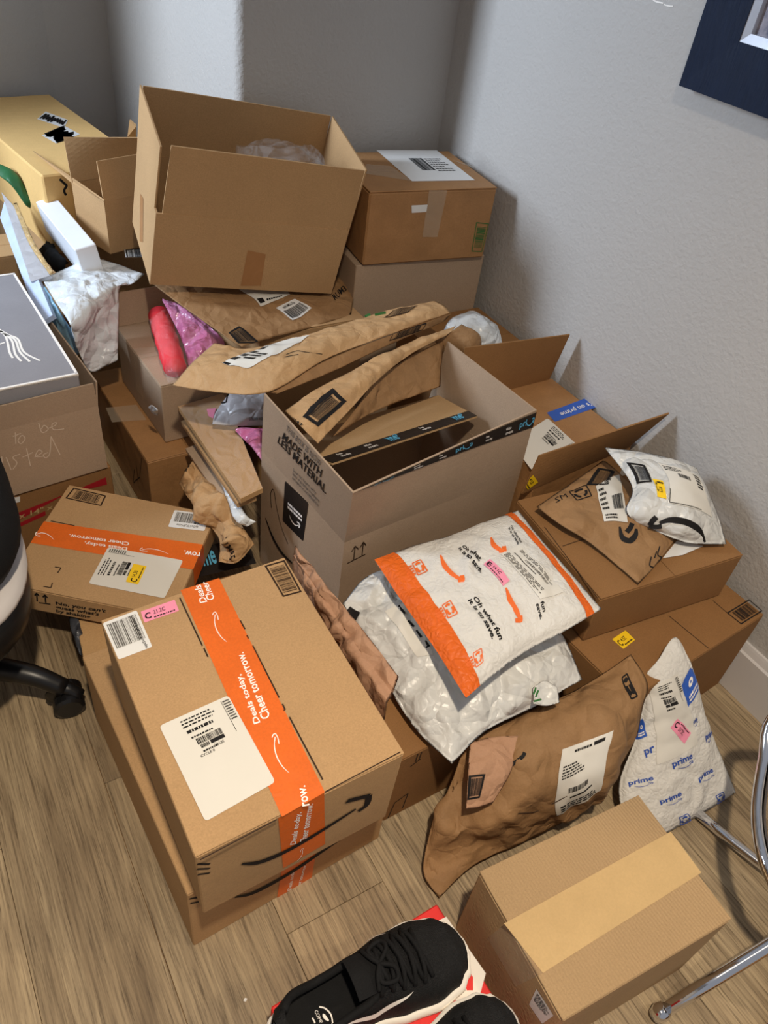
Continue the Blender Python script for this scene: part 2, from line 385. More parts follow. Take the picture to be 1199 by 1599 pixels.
def smile(mb, sub, off, th=.16, head=True, flipx=False):
    fx = (lambda x: 1-x) if flipx else (lambda x: x)
    pts = [(fx(x), y) for x, y in ((0, .72), (.2, .32), (.45, .12), (.7, .22), (.93, .62))]
    stroke(mb, sub, pts, th, off, 24, lambda t: .25+1.5*t*(1-t)*1.6 if t < .9 else .75)
    if head:
        stroke(mb, sub, [(fx(.74), .76), (fx(.88), .86), (fx(1.), .80)], th*.8, off, 8)
        stroke(mb, sub, [(fx(1.), .84), (fx(1.0), .55), (fx(.93), .28)], th*.8, off, 8)
def recycle(mb, sub, off):
    for k in range(3):
        a = math.radians(90+120*k); pts = [(.5+.34*math.cos(a+d), .5+.34*math.sin(a+d)) for d in (-.75, -.25, .25, .75)]
        stroke(mb, sub, pts, .16, off, 8)
    stroke(mb, sub, [(0, 0), (1, 0)], .07, off); stroke(mb, sub, [(0, 1), (1, 1)], .07, off); stroke(mb, sub, [(0, 0), (0, 1)], .07, off); stroke(mb, sub, [(1, 0), (1, 1)], .07, off)
def lines(mb, sub, off, box, n, seed=0, fill=.5, ragged=.4):       # lines of print too small to read
    r = random.Random(seed); a0, b0, a1, b1 = box; h = (b1-b0)/n
    for k in range(n):
        e = a0+(a1-a0)*(1-ragged*r.random()); x = a0; y = b1-(k+1)*h+h*(1-fill)/2
        while x < e:
            wd = (a1-a0)*r.uniform(.05, .16); x2 = min(x+wd, e); rect(mb, sub, x, y, x2, y+h*fill, off); x = x2+(a1-a0)*.03
OFF, OFF2 = .0006, .0010
def offs(surf): return (OFF, OFF2) if not surf.curved else (.0014, .0022)
def sticker(parent, surf, quad, m, name, label=None, print_fn=None, ink='ink', pname='print', r=.06, lift=0):
    s = Sub(surf, quad); a, b = offs(surf); mb = MB(); rrect(mb, s, a+lift, r); o = mb.build(name, m, parent, smooth=surf.curved)
    if label: o['label'] = label
    if print_fn:
        mb = MB(); print_fn(mb, s, b+lift)
        if mb.f: mb.build(pname, ink, o)
    return o
def printed(parent, surf, quad, fn, ink='ink', name='print', lift=0):
    s = Sub(surf, quad); mb = MB(); fn(mb, s, offs(surf)[0]+lift); return mb.build(name, ink, parent)
def T(txt, bold=.012, box=(0, 0, 1, 1)): return lambda mb, s, off: text(mb, s, txt, off, bold, box)
def BC(seed=0, frame=.06, box=(.14, .14, .86, .86)): return lambda mb, s, off: barcode(mb, s, off, box, seed, frame)
def ship(seed=0, extra=None, flip=False):
    def fn(mb, s, off):
        lines(mb, s, off, (.26, .86, .74, .96), 3, seed, .45, .3)
        lines(mb, s, off, (.28, .80, .66, .835), 1, seed+1, .9, .1)
        lines(mb, s, off, (.30, .735, .62, .765), 1, seed+2, .6, .1)
        barcode(mb, s, off, (.34, .66, .70, .725), seed+3, 0)
        rect(mb, s, .50, .615, .70, .655, off); lines(mb, s, off, (.36, .61, .48, .655), 1, seed, .8, 0)
        lines(mb, s, off, (.36, .565, .60, .595), 1, seed+5, .6, .2)
        rect(mb, s, .865, .62, .872, .97, off); lines(mb, s, off, (.885, .74, .985, .97), 8, seed+6, .55, .3)
        if extra: extra(mb, s, off)
    return fn
def bin_tag(txt):                       # little warehouse tag: big letter, code, small print
    def fn(mb, s, off):
        text(mb, s, txt.split()[0], off, .03, (.06, .18, .24, .72)); text(mb, s, txt.split()[1], off, .01, (.32, .42, .66, .74))
        lines(mb, s, off, (.30, .10, .92, .24), 1, 3, .7, .1)
    return fn

# ------------------------------------------------------------------ cartons
def rot(yaw, rx=0, ry=0): return (Matrix.Rotation(yaw, 3, 'Z') @ Matrix.Rotation(ry, 3, 'Y') @ Matrix.Rotation(rx, 3, 'X'))
class Carton:
    def __init__(s, name, label, b, m='cardboard', seam='y', bev=.002, cat='cardboard box', group=None, open_=False, inner='cardboard_inside'):
        x, y, z, yaw, l, w_, h = b[:7]; rx, ry = (b[7:9] if len(b) > 7 else (0, 0)); yaw, rx, ry = map(math.radians, (yaw, rx, ry))
        R = rot(yaw, rx, ry); o = Vector((x, y, z)); s.f = lambda a, c, d: o+R @ Vector((a, c, d)); s.l, s.w, s.h = l, w_, h; s.m = m
        ex, ey, ez = R @ V(1, 0, 0), R @ V(0, 1, 0), R @ V(0, 0, 1); s.ex, s.ey, s.ez = ex, ey, ez
        s.t = thing(name, label, cat, s.f(l/2, w_/2, 0), group); f = s.f
        s.top = Plane(f(0, 0, h), ex, ey); s.front = Plane(f(0, 0, 0), ex, ez); s.left = Plane(f(0, w_, 0), -ey, ez); s.right = Plane(f(l, 0, 0), ey, ez)
        if not open_:
            th = .003 if seam else 0; mb = MB(); mb.bevbox(f, l, w_, h-th, bev); mb.build('body', m, s.t)
            g = .0007
            if seam == 'y':      # seam runs along w
                for a0, a1 in ((.0005, l/2-g), (l/2+g, l-.0005)):
                    q = MB(); q.bevbox(lambda a, c, d: f(a0+a, .0005+c, h-th+d), a1-a0, w_-.001, th, .0008); q.build('top_flap', m, s.t)
            elif seam == 'x':
                for a0, a1 in ((.0005, w_/2-g), (w_/2+g, w_-.0005)):
                    q = MB(); q.bevbox(lambda a, c, d: f(.0005+a, a0+c, h-th+d), l-.001, a1-a0, th, .0008); q.build('top_flap', m, s.t)
        else:
            th = .004
            for nm, lo, hi in (('panel', (0, 0, 0), (l, th, h)), ('panel', (0, w_-th, 0), (l, w_, h)), ('panel', (0, th, 0), (th, w_-th, h)), ('panel', (l-th, th, 0), (l, w_-th, h)), ('bottom', (th, th, 0), (l-th, w_-th, th))):
                mb = MB(); mb.hexa([f(*p) for p in ((lo[0], lo[1], lo[2]), (hi[0], lo[1], lo[2]), (hi[0], hi[1], lo[2]), (lo[0], hi[1], lo[2]), (lo[0], lo[1], hi[2]), (hi[0], lo[1], hi[2]), (hi[0], hi[1], hi[2]), (lo[0], hi[1], hi[2]))]); mb.build(nm, m, s.t)
    def flap(s, q, name='flap', m=None, th=.0035):
        q = [Vector(p) for p in q]; K = 10; mb = MB(); F, G = [], []
        for i in range(K+1):
            for j in range(K+1):
                a, b = i/K, j/K; p = (q[0]*(1-a)+q[1]*a)*(1-b)+(q[3]*(1-a)+q[2]*a)*b
                n_ = ((q[1]-q[0])*(1-b)+(q[2]-q[3])*b).cross((q[3]-q[0])*(1-a)+(q[2]-q[1])*a).normalized(); F.append(p); G.append(p-n_*th)
        N1 = (K+1)**2; ix = lambda i, j: i*(K+1)+j; fs = []
        for i in range(K):
            for j in range(K):
                f_ = (ix(i, j), ix(i+1, j), ix(i+1, j+1), ix(i, j+1)); fs += [f_, tuple(N1+x for x in reversed(f_))]
            for a_, b_ in (((i+1, 0), (i, 0)), ((i, K), (i+1, K)), ((0, i), (0, i+1)), ((K, i+1), (K, i))): fs.append((ix(*a_), ix(*b_), N1+ix(*b_), N1+ix(*a_)))
        mb.add(F+G, fs); return mb.build(name, m or s.m, s.t)

# ================================================================== the room
def struct(o, label=None):
    o['kind'] = 'structure'
    if label: o['label'] = label
    return o
XR, YB, XS, YA = 1.314, 1.80, .738, 2.85
fl = MB().box((-1.4, -1.2, -.05), (2.6, 3.2, -.008)).build('floor', 'cardboard_dark', loc=(0, 0, -.05)); struct(fl, 'wood-look plank floor')
PW, PL = .178, 1.22
ends = {0: .41-PL, -1: .79-PL*1, 1: .05, 2: -.25, -2: .12}
rr = random.Random(4); pm = {}
for k in range(-8, 11):
    x0 = .238+PW*k
    y0 = ends.get(k, -1.2-rr.random()*PL)
    while y0 > -1.2: y0 -= PL
    while y0 < 3.1:
        a, b = max(y0, -1.2), min(y0+PL, 3.15)
        key = round(b-a, 4)
        if b-a > .02:
            if key not in pm:
                q = MB(); q.bevbox(lambda X, Y, Zz: V(X, Y, Zz), PW-.0007, b-a-.0007, .008, .0005); o = q.build('plank', 'plank_wood', fl); pm[key] = o.data
                for v in o.data.vertices: v.co += base_of(fl)
            else: o = bpy.data.objects.new('plank', pm[key]); COL.objects.link(o); o.parent = fl
            o.location = (x0, a, .042)
        y0 += PL
wr = MB().box((XR, -.25, 0), (XR+.1, YB+.1, 2.5)).build('wall_right', 'wall'); struct(wr)
mb = MB(); R_ = .022; pts = [(XR, YB), (XS+R_, YB)]+[(XS+R_-R_*math.sin(t), YB+R_-R_*math.cos(t)) for t in [math.radians(a) for a in range(9, 91, 9)]]+[(XS, YA)]
n = len(pts); vs = [(x, y, z) for x, y in pts for z in (0, 2.5)]; mb.add(vs, [(2*i, 2*i+1, 2*i+3, 2*i+2) for i in range(n-1)])
mb.add([(XS, YA, 0), (XS, YA, 2.5), (XR, YA, 2.5), (XR, YA, 0), (XR, YB, 2.5), (XR, YB, 0)], [(0, 1, 2, 3), (3, 2, 4, 5)])
wb = mb.build('wall_back', 'wall', smooth=False); struct(wb)
for p in wb.data.polygons: p.use_smooth = p.index in range(1, n-2)
wa = MB().box((.553, YA, 0), (XS+.1, YA+.1, 2.5)).build('wall_alcove', 'wall'); struct(wa)
mb = MB(); mb.slab([(-.62, 2.42, 0), (.553, YA, 0), (.553, YA, 2.5), (-.62, 2.42, 2.5)], .08); mb.box((-.68, 2.37, 0), (-.62, 2.44, 2.5)); struct(mb.build('wall_far', 'wall'))  # short return at the near end is added, unseen, to block window light
# window wall on the left, outside the picture
mb = MB(); wy0, wy1 = 1.93, 2.46
for lo, hi in (((-1.2, -1.0, 0), (-1.1, 3.1, 1.0)), ((-1.2, -1.0, 2.25), (-1.1, 3.1, 2.5)), ((-1.2, -1.0, 1.0), (-1.1, wy0, 2.25)), ((-1.2, wy1, 1.0), (-1.1, 3.1, 2.25))): mb.box(lo, hi)
struct(mb.build('wall_left', 'wall'))
mb = MB()
for lo, hi in (((-1.13, wy0, 1.0), (-1.08, wy1, 1.03)), ((-1.13, wy0, 2.22), (-1.08, wy1, 2.25)), ((-1.13, wy0, 1.03), (-1.08, wy0+.02, 2.22)), ((-1.13, wy1-.02, 1.03), (-1.08, wy1, 2.22))): mb.box(lo, hi)
struct(mb.build('window_1', 'baseboard'))
def bboard(name, x0, y0, x1, y1, nx, ny):
    H_, t1, t2 = .133, .015, .006; mb = MB()
    prof = [(0, 0), (t1, 0), (t1, H_-.022), (t1-.004, H_-.018), (t2+.002, H_-.006), (t2, H_), (0, H_)]; k = len(prof)
    vs = [(x+nx*a, y+ny*a, z) for x, y in ((x0, y0), (x1, y1)) for a, z in prof]
    mb.add(vs, [(i, (i+1) % k, k+(i+1) % k, k+i) for i in range(k)]+[tuple(range(k)), tuple(range(2*k-1, k-1, -1))]); struct(mb.build(name, 'baseboard'))
bboard('baseboard_right', XR, -.25, XR, YB, -1, 0)
bboard('baseboard_back', XS, YB, XR-.015, YB, 0, -1)

# picture frame on the right wall
t = thing('picture_frame', 'dark navy wooden picture frame with silver inner edge on the right wall', 'picture frame', (XR-.015, .8, 1.04))
fy0, fy1, fz0, fz1 = 1.052, .50, 1.040, 1.55
def frame(name, m, y0, y1, z0, z1, wd, xf, xb):
    for a, b, c, d in (((y0, z0), (y1, z0), (y1+wd, z0+wd), (y0-wd, z0+wd)), ((y0, z1), (y0, z0), (y0-wd, z0+wd), (y0-wd, z1-wd)), ((y1, z0), (y1, z1), (y1+wd, z1-wd), (y1+wd, z0+wd)), ((y1, z1), (y0, z1), (y0-wd, z1-wd), (y1+wd, z1-wd))):
        q = MB(); q.hexa([(xb, *p) for p in (a, b, c, d)]+[(xf+(.004 if i > 1 else 0), *p) for i, p in enumerate((a, b, c, d))]); q.build(name, m, t)
frame('frame_rail', 'navy', fy0, fy1, fz0, fz1, .088, XR-.032, XR-.001)
frame('inner_rail', 'silver', fy0-.088, fy1+.088, fz0+.088, fz1-.088, .014, XR-.026, XR-.001)
MB().box((XR-.012, fy1+.1, fz0+.1), (XR-.002, fy0-.1, fz1-.1)).build('print', 'picture', t)
t = MB(); sb = Sub(Plane((XR, 1.4, 1.3), (0, -1, 0), (0, 0, 1)), [(1019, 3), (1052, 14), (1051, 8), (1022, -4)]); 
for a, b in (((0, .4), (.5, .55)), ((.55, .3), (1, .7))): stroke(t, sb, [a, ((a[0]+b[0])/2, .35), b], .35, .001)
t.build('wall_scuff', 'ink_white', wr)

# ================================================================== cartons
z5 = Z(120, 850, 2.306); z3 = Z(20, 740, 3.526); z4 = Z(400, 540, 2.607)

# --- pair of taped cartons in front
b1 = Carton('cardboard_box', 'large brown carton with wide orange tape and white shipping label, top of the front stack', (.114, .426, .196, .1, .29, .375, .206, 4.0, -2.0), 'cardboard', 'y')
b2 = Carton('cardboard_box', 'brown carton on the floor under the large orange-taped carton, front corner sticking out', (.104, .462, 0, 2.6, .344, .467, .189), 'cardboard', 'y')
def tape_text(parent, surf, items, ink='ink_white', name='tape_lettering', lift=.0006):
    for kind, quad in items:
        s = Sub(surf, quad); mb = MB()
        if kind == 'SMILE': smile(mb, s, offs(surf)[0]+lift, .13); mb.build('tape_smile', ink, parent)
        else: text(mb, s, kind, offs(surf)[0]+lift, .018); mb.build(name, ink, parent)
tp = MB(); s_ = Sub(b1.top, z5((738, 982), (893, 893), (512, 122), (373, 166))); rect(tp, s_, 0, 0, 1, 1, OFF, (1, 1))
s2_ = Sub(b1.front, z5((742, 1165), (893, 1078), (890, 893), (724, 985))); rect(tp, s2_, 0, 0, 1, 1, OFF, (1, 1))
tape = tp.build('tape', 'tape_orange', b1.t); tape['label'] = 'orange printed packing tape'
tape_text(tape, b1.top, [('Deals today,', z5((668, 640), (597, 466), (570, 476), (638, 650))), ('Cheer tomorrow.', z5((698, 622), (600, 388), (572, 400), (666, 636))),
    ('SMILE', z5((737, 832), (690, 690), (722, 682), (775, 822))), ('SMILE', z5((518, 360), (478, 250), (505, 245), (548, 350))),
    ('Deals', z5((470, 208), (446, 146), (420, 152), (444, 214))), ('Cheer', z5((498, 198), (470, 134), (446, 140), (470, 206))), ('row.', z5((838, 940), (822, 868), (800, 874), (812, 946)))])
tape_text(tape, b1.front, [('Deals today,', z5((793, 1075), (812, 960), (786, 966), (766, 1080))), ('Cheer tomorrow.', z5((826, 1068), (850, 930), (824, 938), (800, 1074))), ('SMILE', z5((800, 1140), (822, 1090), (805, 1095), (783, 1140)))])
printed(b1.t, b1.top, z5((675, 78), (742, 190), (810, 172), (748, 57)), BC(1, .07, (.12, .14, .9, .86)), 'ink_brown', 'printed_barcode')
def inv_label(seed, txt):
    def fn(mb, s, off): barcode(mb, s, off, (.08, .1, .92, .66), seed, 0); text(mb, s, txt, off, .006, (.2, .72, .8, .9))
    return fn
sticker(b1.t, b1.top, z5((150, 416), (93, 285), (215, 238), (272, 370))[1:]+z5((150, 416)), 'paper', 'barcode_label', 'white barcode sticker', lambda mb, s, off: (barcode(mb, s, off, (.08, .08, .92, .74), 11, 0)), 'ink_soft')
printed(b1.t, b1.top, z5((258, 372), (212, 268), (200, 272), (246, 377)), T('spSc13UP5cm'), 'ink', 'print', .0012)
sticker(b1.t, b1.top, z5((243, 283), (368, 240), (352, 200), (230, 243)), 'pink', 'bin_tag', 'pink tag', bin_tag('C 21.2C'))
def big(mb, s, off):
    ship(7)(mb, s, off); text(mb, s, 'CYCLE 0', off, .02, (.3, .535, .5, .56)); text(mb, s, '2.8 LBS', off, .01, (.52, .57, .66, .60))
sticker(b1.t, b1.top, z5((463, 1000), (715, 857), (545, 545), (297, 655)), 'label', 'shipping_label', 'white shipping label', big, r=.05, lift=.0006)
def seg(*pairs):
    def fn(mb, s, off):
        for a, b in pairs: stroke(mb, s, [a, b], .006, off)
    return fn
def pxline(parent, surf, segs, wd, ink='ink', name='printed_line', lift=0):
    if name == 'fold_crease' and len(segs) > 1:
        for q in segs: o = pxline(parent, surf, [q], wd, ink, name, lift)
        return o
    mb = MB()
    for pts in segs:
        uv = [surf.inv(*p) for p in pts]; off = offs(surf)[0]+lift
        P = [surf.ev3(*q, off) for q in uv]
        if len(P) > 2: P = cr(P, len(P)*5)
        elif surf.curved: P = [surf.ev3(uv[0][0]+(uv[1][0]-uv[0][0])*k/8, uv[0][1]+(uv[1][1]-uv[0][1])*k/8, off) for k in range(9)]
        m = len(P); vs = []
        for i, p in enumerate(P):
            tt = (P[min(i+1, m-1)]-P[max(i-1, 0)]).normalized(); nn = (p-CAM) if surf.curved else surf.n; sd = tt.cross(nn).normalized()*wd*.5; vs += [p+sd, p-sd]
        mb.add(vs, [(2*i, 2*i+1, 2*i+3, 2*i+2) for i in range(m-1)])
    return mb.build(name, ink, parent)
pxline(b1.t, b1.top, [z5((370, 192), (452, 366)), z5((457, 374), (472, 406)), z5((588, 275), (605, 306)), z5((612, 328), (618, 340)), z5((633, 365), (728, 553)), z5((740, 575), (750, 596)), z5((750, 596), (743, 599)), z5((765, 622), (885, 848))], .0022, 'ink_brown')
pxline(b1.t, b1.top, [z5((443, 1137), (720, 992)), z5((892, 893), (1165, 748))], .0016, 'ink_brown', 'fold_crease')
def pxsmile(parent, surf, pts, wmax, head=(), name='printed_smile', ink='ink', lift=.0008):
    mb = MB(); P = cr([surf.ev3(*surf.inv(*p), offs(surf)[0]+lift) for p in pts], 26); vs = []; m = len(P)
    for i, p in enumerate(P):
        tt = (P[min(i+1, m-1)]-P[max(i-1, 0)]).normalized(); nn = (p-CAM) if surf.curved else surf.n; k = i/(m-1)
        sd = tt.cross(nn).normalized()*wmax*.5*min(1, .3+2.2*k, .45+1.6*(1-k)); vs += [p+sd, p-sd]
    mb.add(vs, [(2*i, 2*i+1, 2*i+3, 2*i+2) for i in range(m-1)])
    for h in head:
        P = cr([surf.ev3(*surf.inv(*p), offs(surf)[0]+lift) for p in h], 14); vs = []; m = len(P)
        for i, p in enumerate(P):
            tt = (P[min(i+1, m-1)]-P[max(i-1, 0)]).normalized(); nn = (p-CAM) if surf.curved else surf.n; sd = tt.cross(nn).normalized()*wmax*.42; vs += [p+sd, p-sd]
        mb.add(vs, [(2*i, 2*i+1, 2*i+3, 2*i+2) for i in range(m-1)])
    return mb.build(name, ink, parent)
pxsmile(b1.t, b1.front, z5((592, 1147), (660, 1140), (760, 1098), (880, 1028), (1003, 950)), .013, [z5((970, 922), (1010, 912), (1050, 902)), z5((1050, 902), (1042, 935), (1012, 958))])
pxline(b1.t, b1.front, [z5((432, 1150), (478, 1150)), z5((432, 1168), (478, 1166)), z5((434, 1188), (478, 1182))], .0035, 'ink', 'corner_mark')
tp = MB(); s_ = Sub(b2.front, z5((718, 1285), (842, 1214), (862, 1100), (735, 1178))); rect(tp, s_, 0, 0, 1, 1, OFF); tape = tp.build('tape', 'tape_orange', b2.t)
tape_text(tape, b2.front, [('Deals today,', z5((775, 1240), (788, 1165), (772, 1170), (756, 1246))), ('Cheer tomorrow.', z5((800, 1240), (826, 1150), (812, 1156), (786, 1246)))])
pxsmile(b2.t, b2.front, z5((568, 1268), (640, 1250), (760, 1185), (880, 1105), (985, 1035)), .012, [z5((960, 1040), (990, 1022), (1010, 1015))])
pxline(b2.t, b2.front, [z5((405, 1275), (440, 1270)), z5((408, 1292), (440, 1286))], .0035, 'ink', 'corner_mark')

# --- flat taped carton at left
b3 = Carton('cardboard_box', 'flat brown carton with orange tape across it, yellow tag, beside the black office chair', (-.003, 1.17, .116, -37.7, .326, .293, .064, 1.3, 2.2), 'cardboard', 'x')
tp = MB(); s_ = Sub(b3.top, z3((97, 380), (993, 528), (1047, 390), (172, 262))); rect(tp, s_, 0, 0, 1, 1, OFF)
s_ = Sub(b3.right, z3((1000, 620), (1055, 480), (1047, 392), (993, 530))); rect(tp, s_, 0, 0, 1, 1, OFF)
tape = tp.build('tape', 'tape_orange', b3.t); tape['label'] = 'orange printed packing tape'
tape_text(tape, b3.top, [('Cheer tomorrow.', z3((642, 378), (312, 333), (308, 352), (640, 398))), ('Deals today,', z3((632, 402), (398, 370), (392, 392), (628, 424))),
    ('SMILE', z3((232, 345), (130, 308), (125, 345), (225, 372))), ('SMILE', z3((862, 430), (705, 400), (700, 428), (858, 450))), ('row.', z3((1032, 434), (945, 422), (940, 444), (1028, 456)))])
printed(b3.t, b3.top, z3((288, 135), (487, 178), (515, 120), (335, 77)), BC(2, .07), 'ink_brown', 'printed_barcode')
sticker(b3.t, b3.top, z3((1083, 225), (890, 200), (855, 292), (1055, 315)), 'paper', 'barcode_label', 'white barcode sticker', inv_label(5, 'spSc13UP5cm'), 'ink_soft')
sticker(b3.t, b3.top, z3((835, 687), (938, 478), (525, 405), (417, 605)), 'label', 'shipping_label', 'white shipping label', ship(17), r=.05, lift=.0006)
sticker(b3.t, b3.top, z3((622, 597), (690, 612), (737, 512), (665, 498))[1:]+z3((622, 597)), 'yellow', 'bin_tag', 'yellow tag', bin_tag('C 14.30'), lift=.0016)
pxline(b3.t, b3.top, [z3((210, 260), (340, 286)), z3((232, 513), (265, 518)), z3((265, 518), (247, 546)), z3((168, 620), (210, 628)), z3((210, 628), (218, 600))], .0022, 'ink_brown')
printed(b3.t, b3.front, z3((238, 765), (480, 812), (520, 745), (232, 700)), lambda mb, s, off: (text(mb, s, "No, you can't\nguess what's\nby shaking", off, .03)), 'ink', 'lettering')
pxline(b3.t, b3.front, [z3((135, 700), (132, 655)), z3((182, 708), (178, 664)), z3((145, 708), (208, 716)), z3((122, 668), (132, 655)), z3((132, 655), (146, 672)), z3((166, 678), (178, 664)), z3((178, 664), (192, 682))], .003, 'ink', 'arrow_mark')
# low carton and grey bag below it
bc = Carton('cardboard_box', 'small light brown carton half hidden under the flat taped carton behind the front stack', (.088, .972, 0, -6, .24, .19, .099), 'cardboard_light', 'y')

# --- tall open carton in the middle
b4 = Carton('cardboard_box', 'tall open brown carton with upright flaps, the less material print on its side', (.56, .871, 0, 4.8, .451, .317, .33), 'cardboard_grey', None, open_=True)
f4 = b4.f; rimz = .488
rA, rB, rC, rD = U(412, 615, rimz), U(551, 770, rimz), U(838, 640, rimz), U(700, 533, rimz)
A4, B4, C4, D4 = f4(0, .317, .33), f4(0, 0, .33), f4(.451, 0, .33), f4(.451, .317, .33)
lf = b4.flap((A4, B4, rB, rA)); ff = b4.flap((B4, C4, rC, rB)); rf = b4.flap((C4, D4, rD, rC))
bi = [U(519, 724, .40), U(745, 650, .40), U(684, 617, .37), U(432, 690, .37)]
inf = b4.flap(bi, 'inner_flap', 'cardboard_inside')
def P4(a, b, c): return Plane(a, b-a, c-a)
BQ = lambda a, b, c, d: Net([[a, b], [d, c]], (30, 30), 0, .02, .5, ())
pl_lf = BQ(A4, B4, rB, rA); pl_ff = BQ(B4, C4, rC, rB); pl_in = BQ(*bi)
printed(lf, pl_lf, z4((122, 340), (262, 492), (268, 470), (128, 322)), T('THIS BOX IS NOW', 0), 'ink_soft', 'lettering')
printed(lf, pl_lf, z4((106, 376), (264, 535), (272, 505), (116, 352)), T('MADE WITH', .018), 'ink', 'lettering')
printed(lf, pl_lf, z4((88, 392), (284, 603), (290, 572), (96, 366)), T('LESS MATERIAL', .018), 'ink', 'lettering')
printed(lf, pl_lf, z4((148, 540), (255, 655), (262, 608), (152, 495)), T('Scan to learn why\nless material matters\namazon.com/thisbox', .004), 'ink_soft', 'lettering')
sticker(b4.t, b4.left, z4((108, 712), (192, 796), (214, 640), (118, 548)), 'tape_black', 'tape_patch', 'black tape patch', lambda mb, s, off: (smile(mb, Sub(s.surf, [s.q[0].lerp(s.q[1], .3)+(s.q[3]-s.q[0])*.18, s.q[0].lerp(s.q[1], .8)+(s.q[3]-s.q[0])*.18, s.q[0].lerp(s.q[1], .8)+(s.q[3]-s.q[0])*.36, s.q[0].lerp(s.q[1], .3)+(s.q[3]-s.q[0])*.36], True), off, .2), lines(mb, s, off, (.2, .42, .85, .6), 2, 4, .6, .1)), 'ink_white')
pxsmile(b4.t, b4.left, z4((40, 700), (70, 780), (105, 840), (148, 884)), .010)
pxline(b4.t, b4.left, [z4((62, 660), (60, 600), (72, 588), (84, 660), (104, 740), (130, 806))], .0025, 'ink_brown')
pxline(b4.t, b4.front, [z4((370, 885), (444, 848)), z4((396, 870), (402, 815)), z4((430, 853), (436, 798)), z4((388, 838), (402, 815)), z4((402, 815), (416, 828)), z4((422, 822), (436, 798)), z4((436, 798), (446, 812))], .0026, 'ink_brown', 'arrow_mark')
def btape(parent, surf, quad, items, lift=.0006):
    OFF, OFF2 = offs(surf)
    s = Sub(surf, quad); mb = MB(); rect(mb, s, 0, 0, 1, 1, OFF+lift-.0004, (20, 4)); o = mb.build('tape', 'tape_black', parent); o['label'] = 'black printed packing tape'
    for kind, x0, x1, y0, y1 in items:
        a, b = MB(), MB()
        q = Sub(surf, [s.q[0].lerp(s.q[1], x)+(s.q[3].lerp(s.q[2], x)-s.q[0].lerp(s.q[1], x))*y for x, y in ((x0, y0), (x1, y0), (x1, y1), (x0, y1))], True)
        if kind == 'smile': smile(b, q, OFF2+lift+.0002, .16)
        elif kind in ('pri', 'me'): text(b, q, kind, OFF2+lift+.0002, .02)
        else: text(a, q, kind, OFF2+lift+.0002, .01)
        if a.f: a.build('tape_lettering', 'ink_white', o)
        if b.f: b.build('tape_logo', 'ink_lightblue', o)
btape(ff, pl_ff, z4((392, 600), (1136, 326), (1146, 266), (392, 546)), [('free\none-day', .01, .05, .2, .8), ('pri', .10, .145, .1, .7), ('smile', .13, .19, .1, .75), ('video\nstreams', .29, .335, .2, .8), ('free\none-day', .42, .46, .2, .8), ('pri', .51, .555, .2, .8), ('smile', .55, .60, .2, .8), ('free\none-day', .68, .72, .2, .8), ('video\nstreams', .80, .845, .2, .8), ('pri', .885, .93, .2, .8), ('smile', .925, .975, .2, .8)])
btape(inf, pl_in, [bi and proj(bi[0]), proj(bi[1]), proj(bi[1].lerp(bi[2], .22)), proj(bi[0].lerp(bi[3], .22))], [('free\none-day', .08, .14, .2, .8), ('video\nstreams', .25, .31, .2, .8), ('me', .40, .46, .2, .8), ('smile', .39, .47, .5, .95), ('free\none-day', .62, .68, .2, .8), ('me', .86, .92, .2, .8), ('smile', .85, .93, .5, .95)])

# --- cartons by the right wall
z6 = Z(740, 500, 2.612); z7 = Z(800, 680, 3.005); z8 = Z(1079, 920, 7.27)
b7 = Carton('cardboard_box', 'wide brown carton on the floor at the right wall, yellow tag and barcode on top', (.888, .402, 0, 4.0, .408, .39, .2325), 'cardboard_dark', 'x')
printed(b7.t, b7.top, z8((402, 270), (568, 403), (812, 250), (655, 115))[1:]+z8((402, 270)), BC(8, .06), 'ink', 'printed_barcode')
sticker(b7.t, b7.top, z7((467, 957), (520, 1003), (575, 960), (530, 915))[1:]+z7((467, 957)), 'yellow', 'bin_tag', 'yellow tag', bin_tag('C 4.3Z'))
pxline(b7.t, b7.top, [z7((735, 848), (920, 1000)), z7((940, 775), (1010, 835))], .0016, 'ink_brown', 'fold_crease')
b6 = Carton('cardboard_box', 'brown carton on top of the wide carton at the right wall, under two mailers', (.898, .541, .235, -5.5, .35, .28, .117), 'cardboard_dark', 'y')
pxline(b6.t, b6.top, [z7((150, 430), (400, 765)), z7((235, 520), (340, 485))], .0016, 'ink_brown', 'fold_crease')
b5 = Carton('cardboard_box', 'brown carton with blue tape and two raised flaps beside the right wall', (1.018, .868, 0, .7, .283, .286, .358), 'cardboard_old', 'x')
e5 = .358
b5.flap((b5.f(.273, .286, e5), b5.f(0, .286, e5), b5.f(.0, .31, e5+.128), b5.f(.271, .262, e5+.137)), 'raised_flap', 'cardboard_dark')
b5.flap((b5.f(-.03, -.001, .31), b5.f(.271, -.001, .345), U(1045, 646, .475), U(842, 712, .405)), 'raised_flap', 'cardboard_dark')
pf5 = BQ(b5.f(-.03, -.001, .31), b5.f(.271, -.001, .345), U(1045, 646, .475), U(842, 712, .405))
sticker(b5.t, b5.top, z6((330, 415), (517, 350), (470, 313), (297, 378))[2:]+z6((330, 415), (517, 350)), 'tape_blue', 'tape', 'blue printed tape', T("It's on prime", .01, (.05, .3, .8, .8)), 'ink_white', r=.01)
sticker(b5.t, b5.top, z6((150, 500), (235, 612), (425, 513), (300, 400)), 'label', 'shipping_label', 'white shipping label', ship(23))
sticker(b5.t, pf5, z6((203, 665), (218, 690), (260, 660), (240, 630)), 'yellow', 'bin_tag', 'yellow tag', bin_tag('C 5.20'))
printed(b5.t, pf5, z6((645, 535), (690, 530), (718, 465), (672, 482)), BC(9, .07), 'ink', 'printed_barcode')

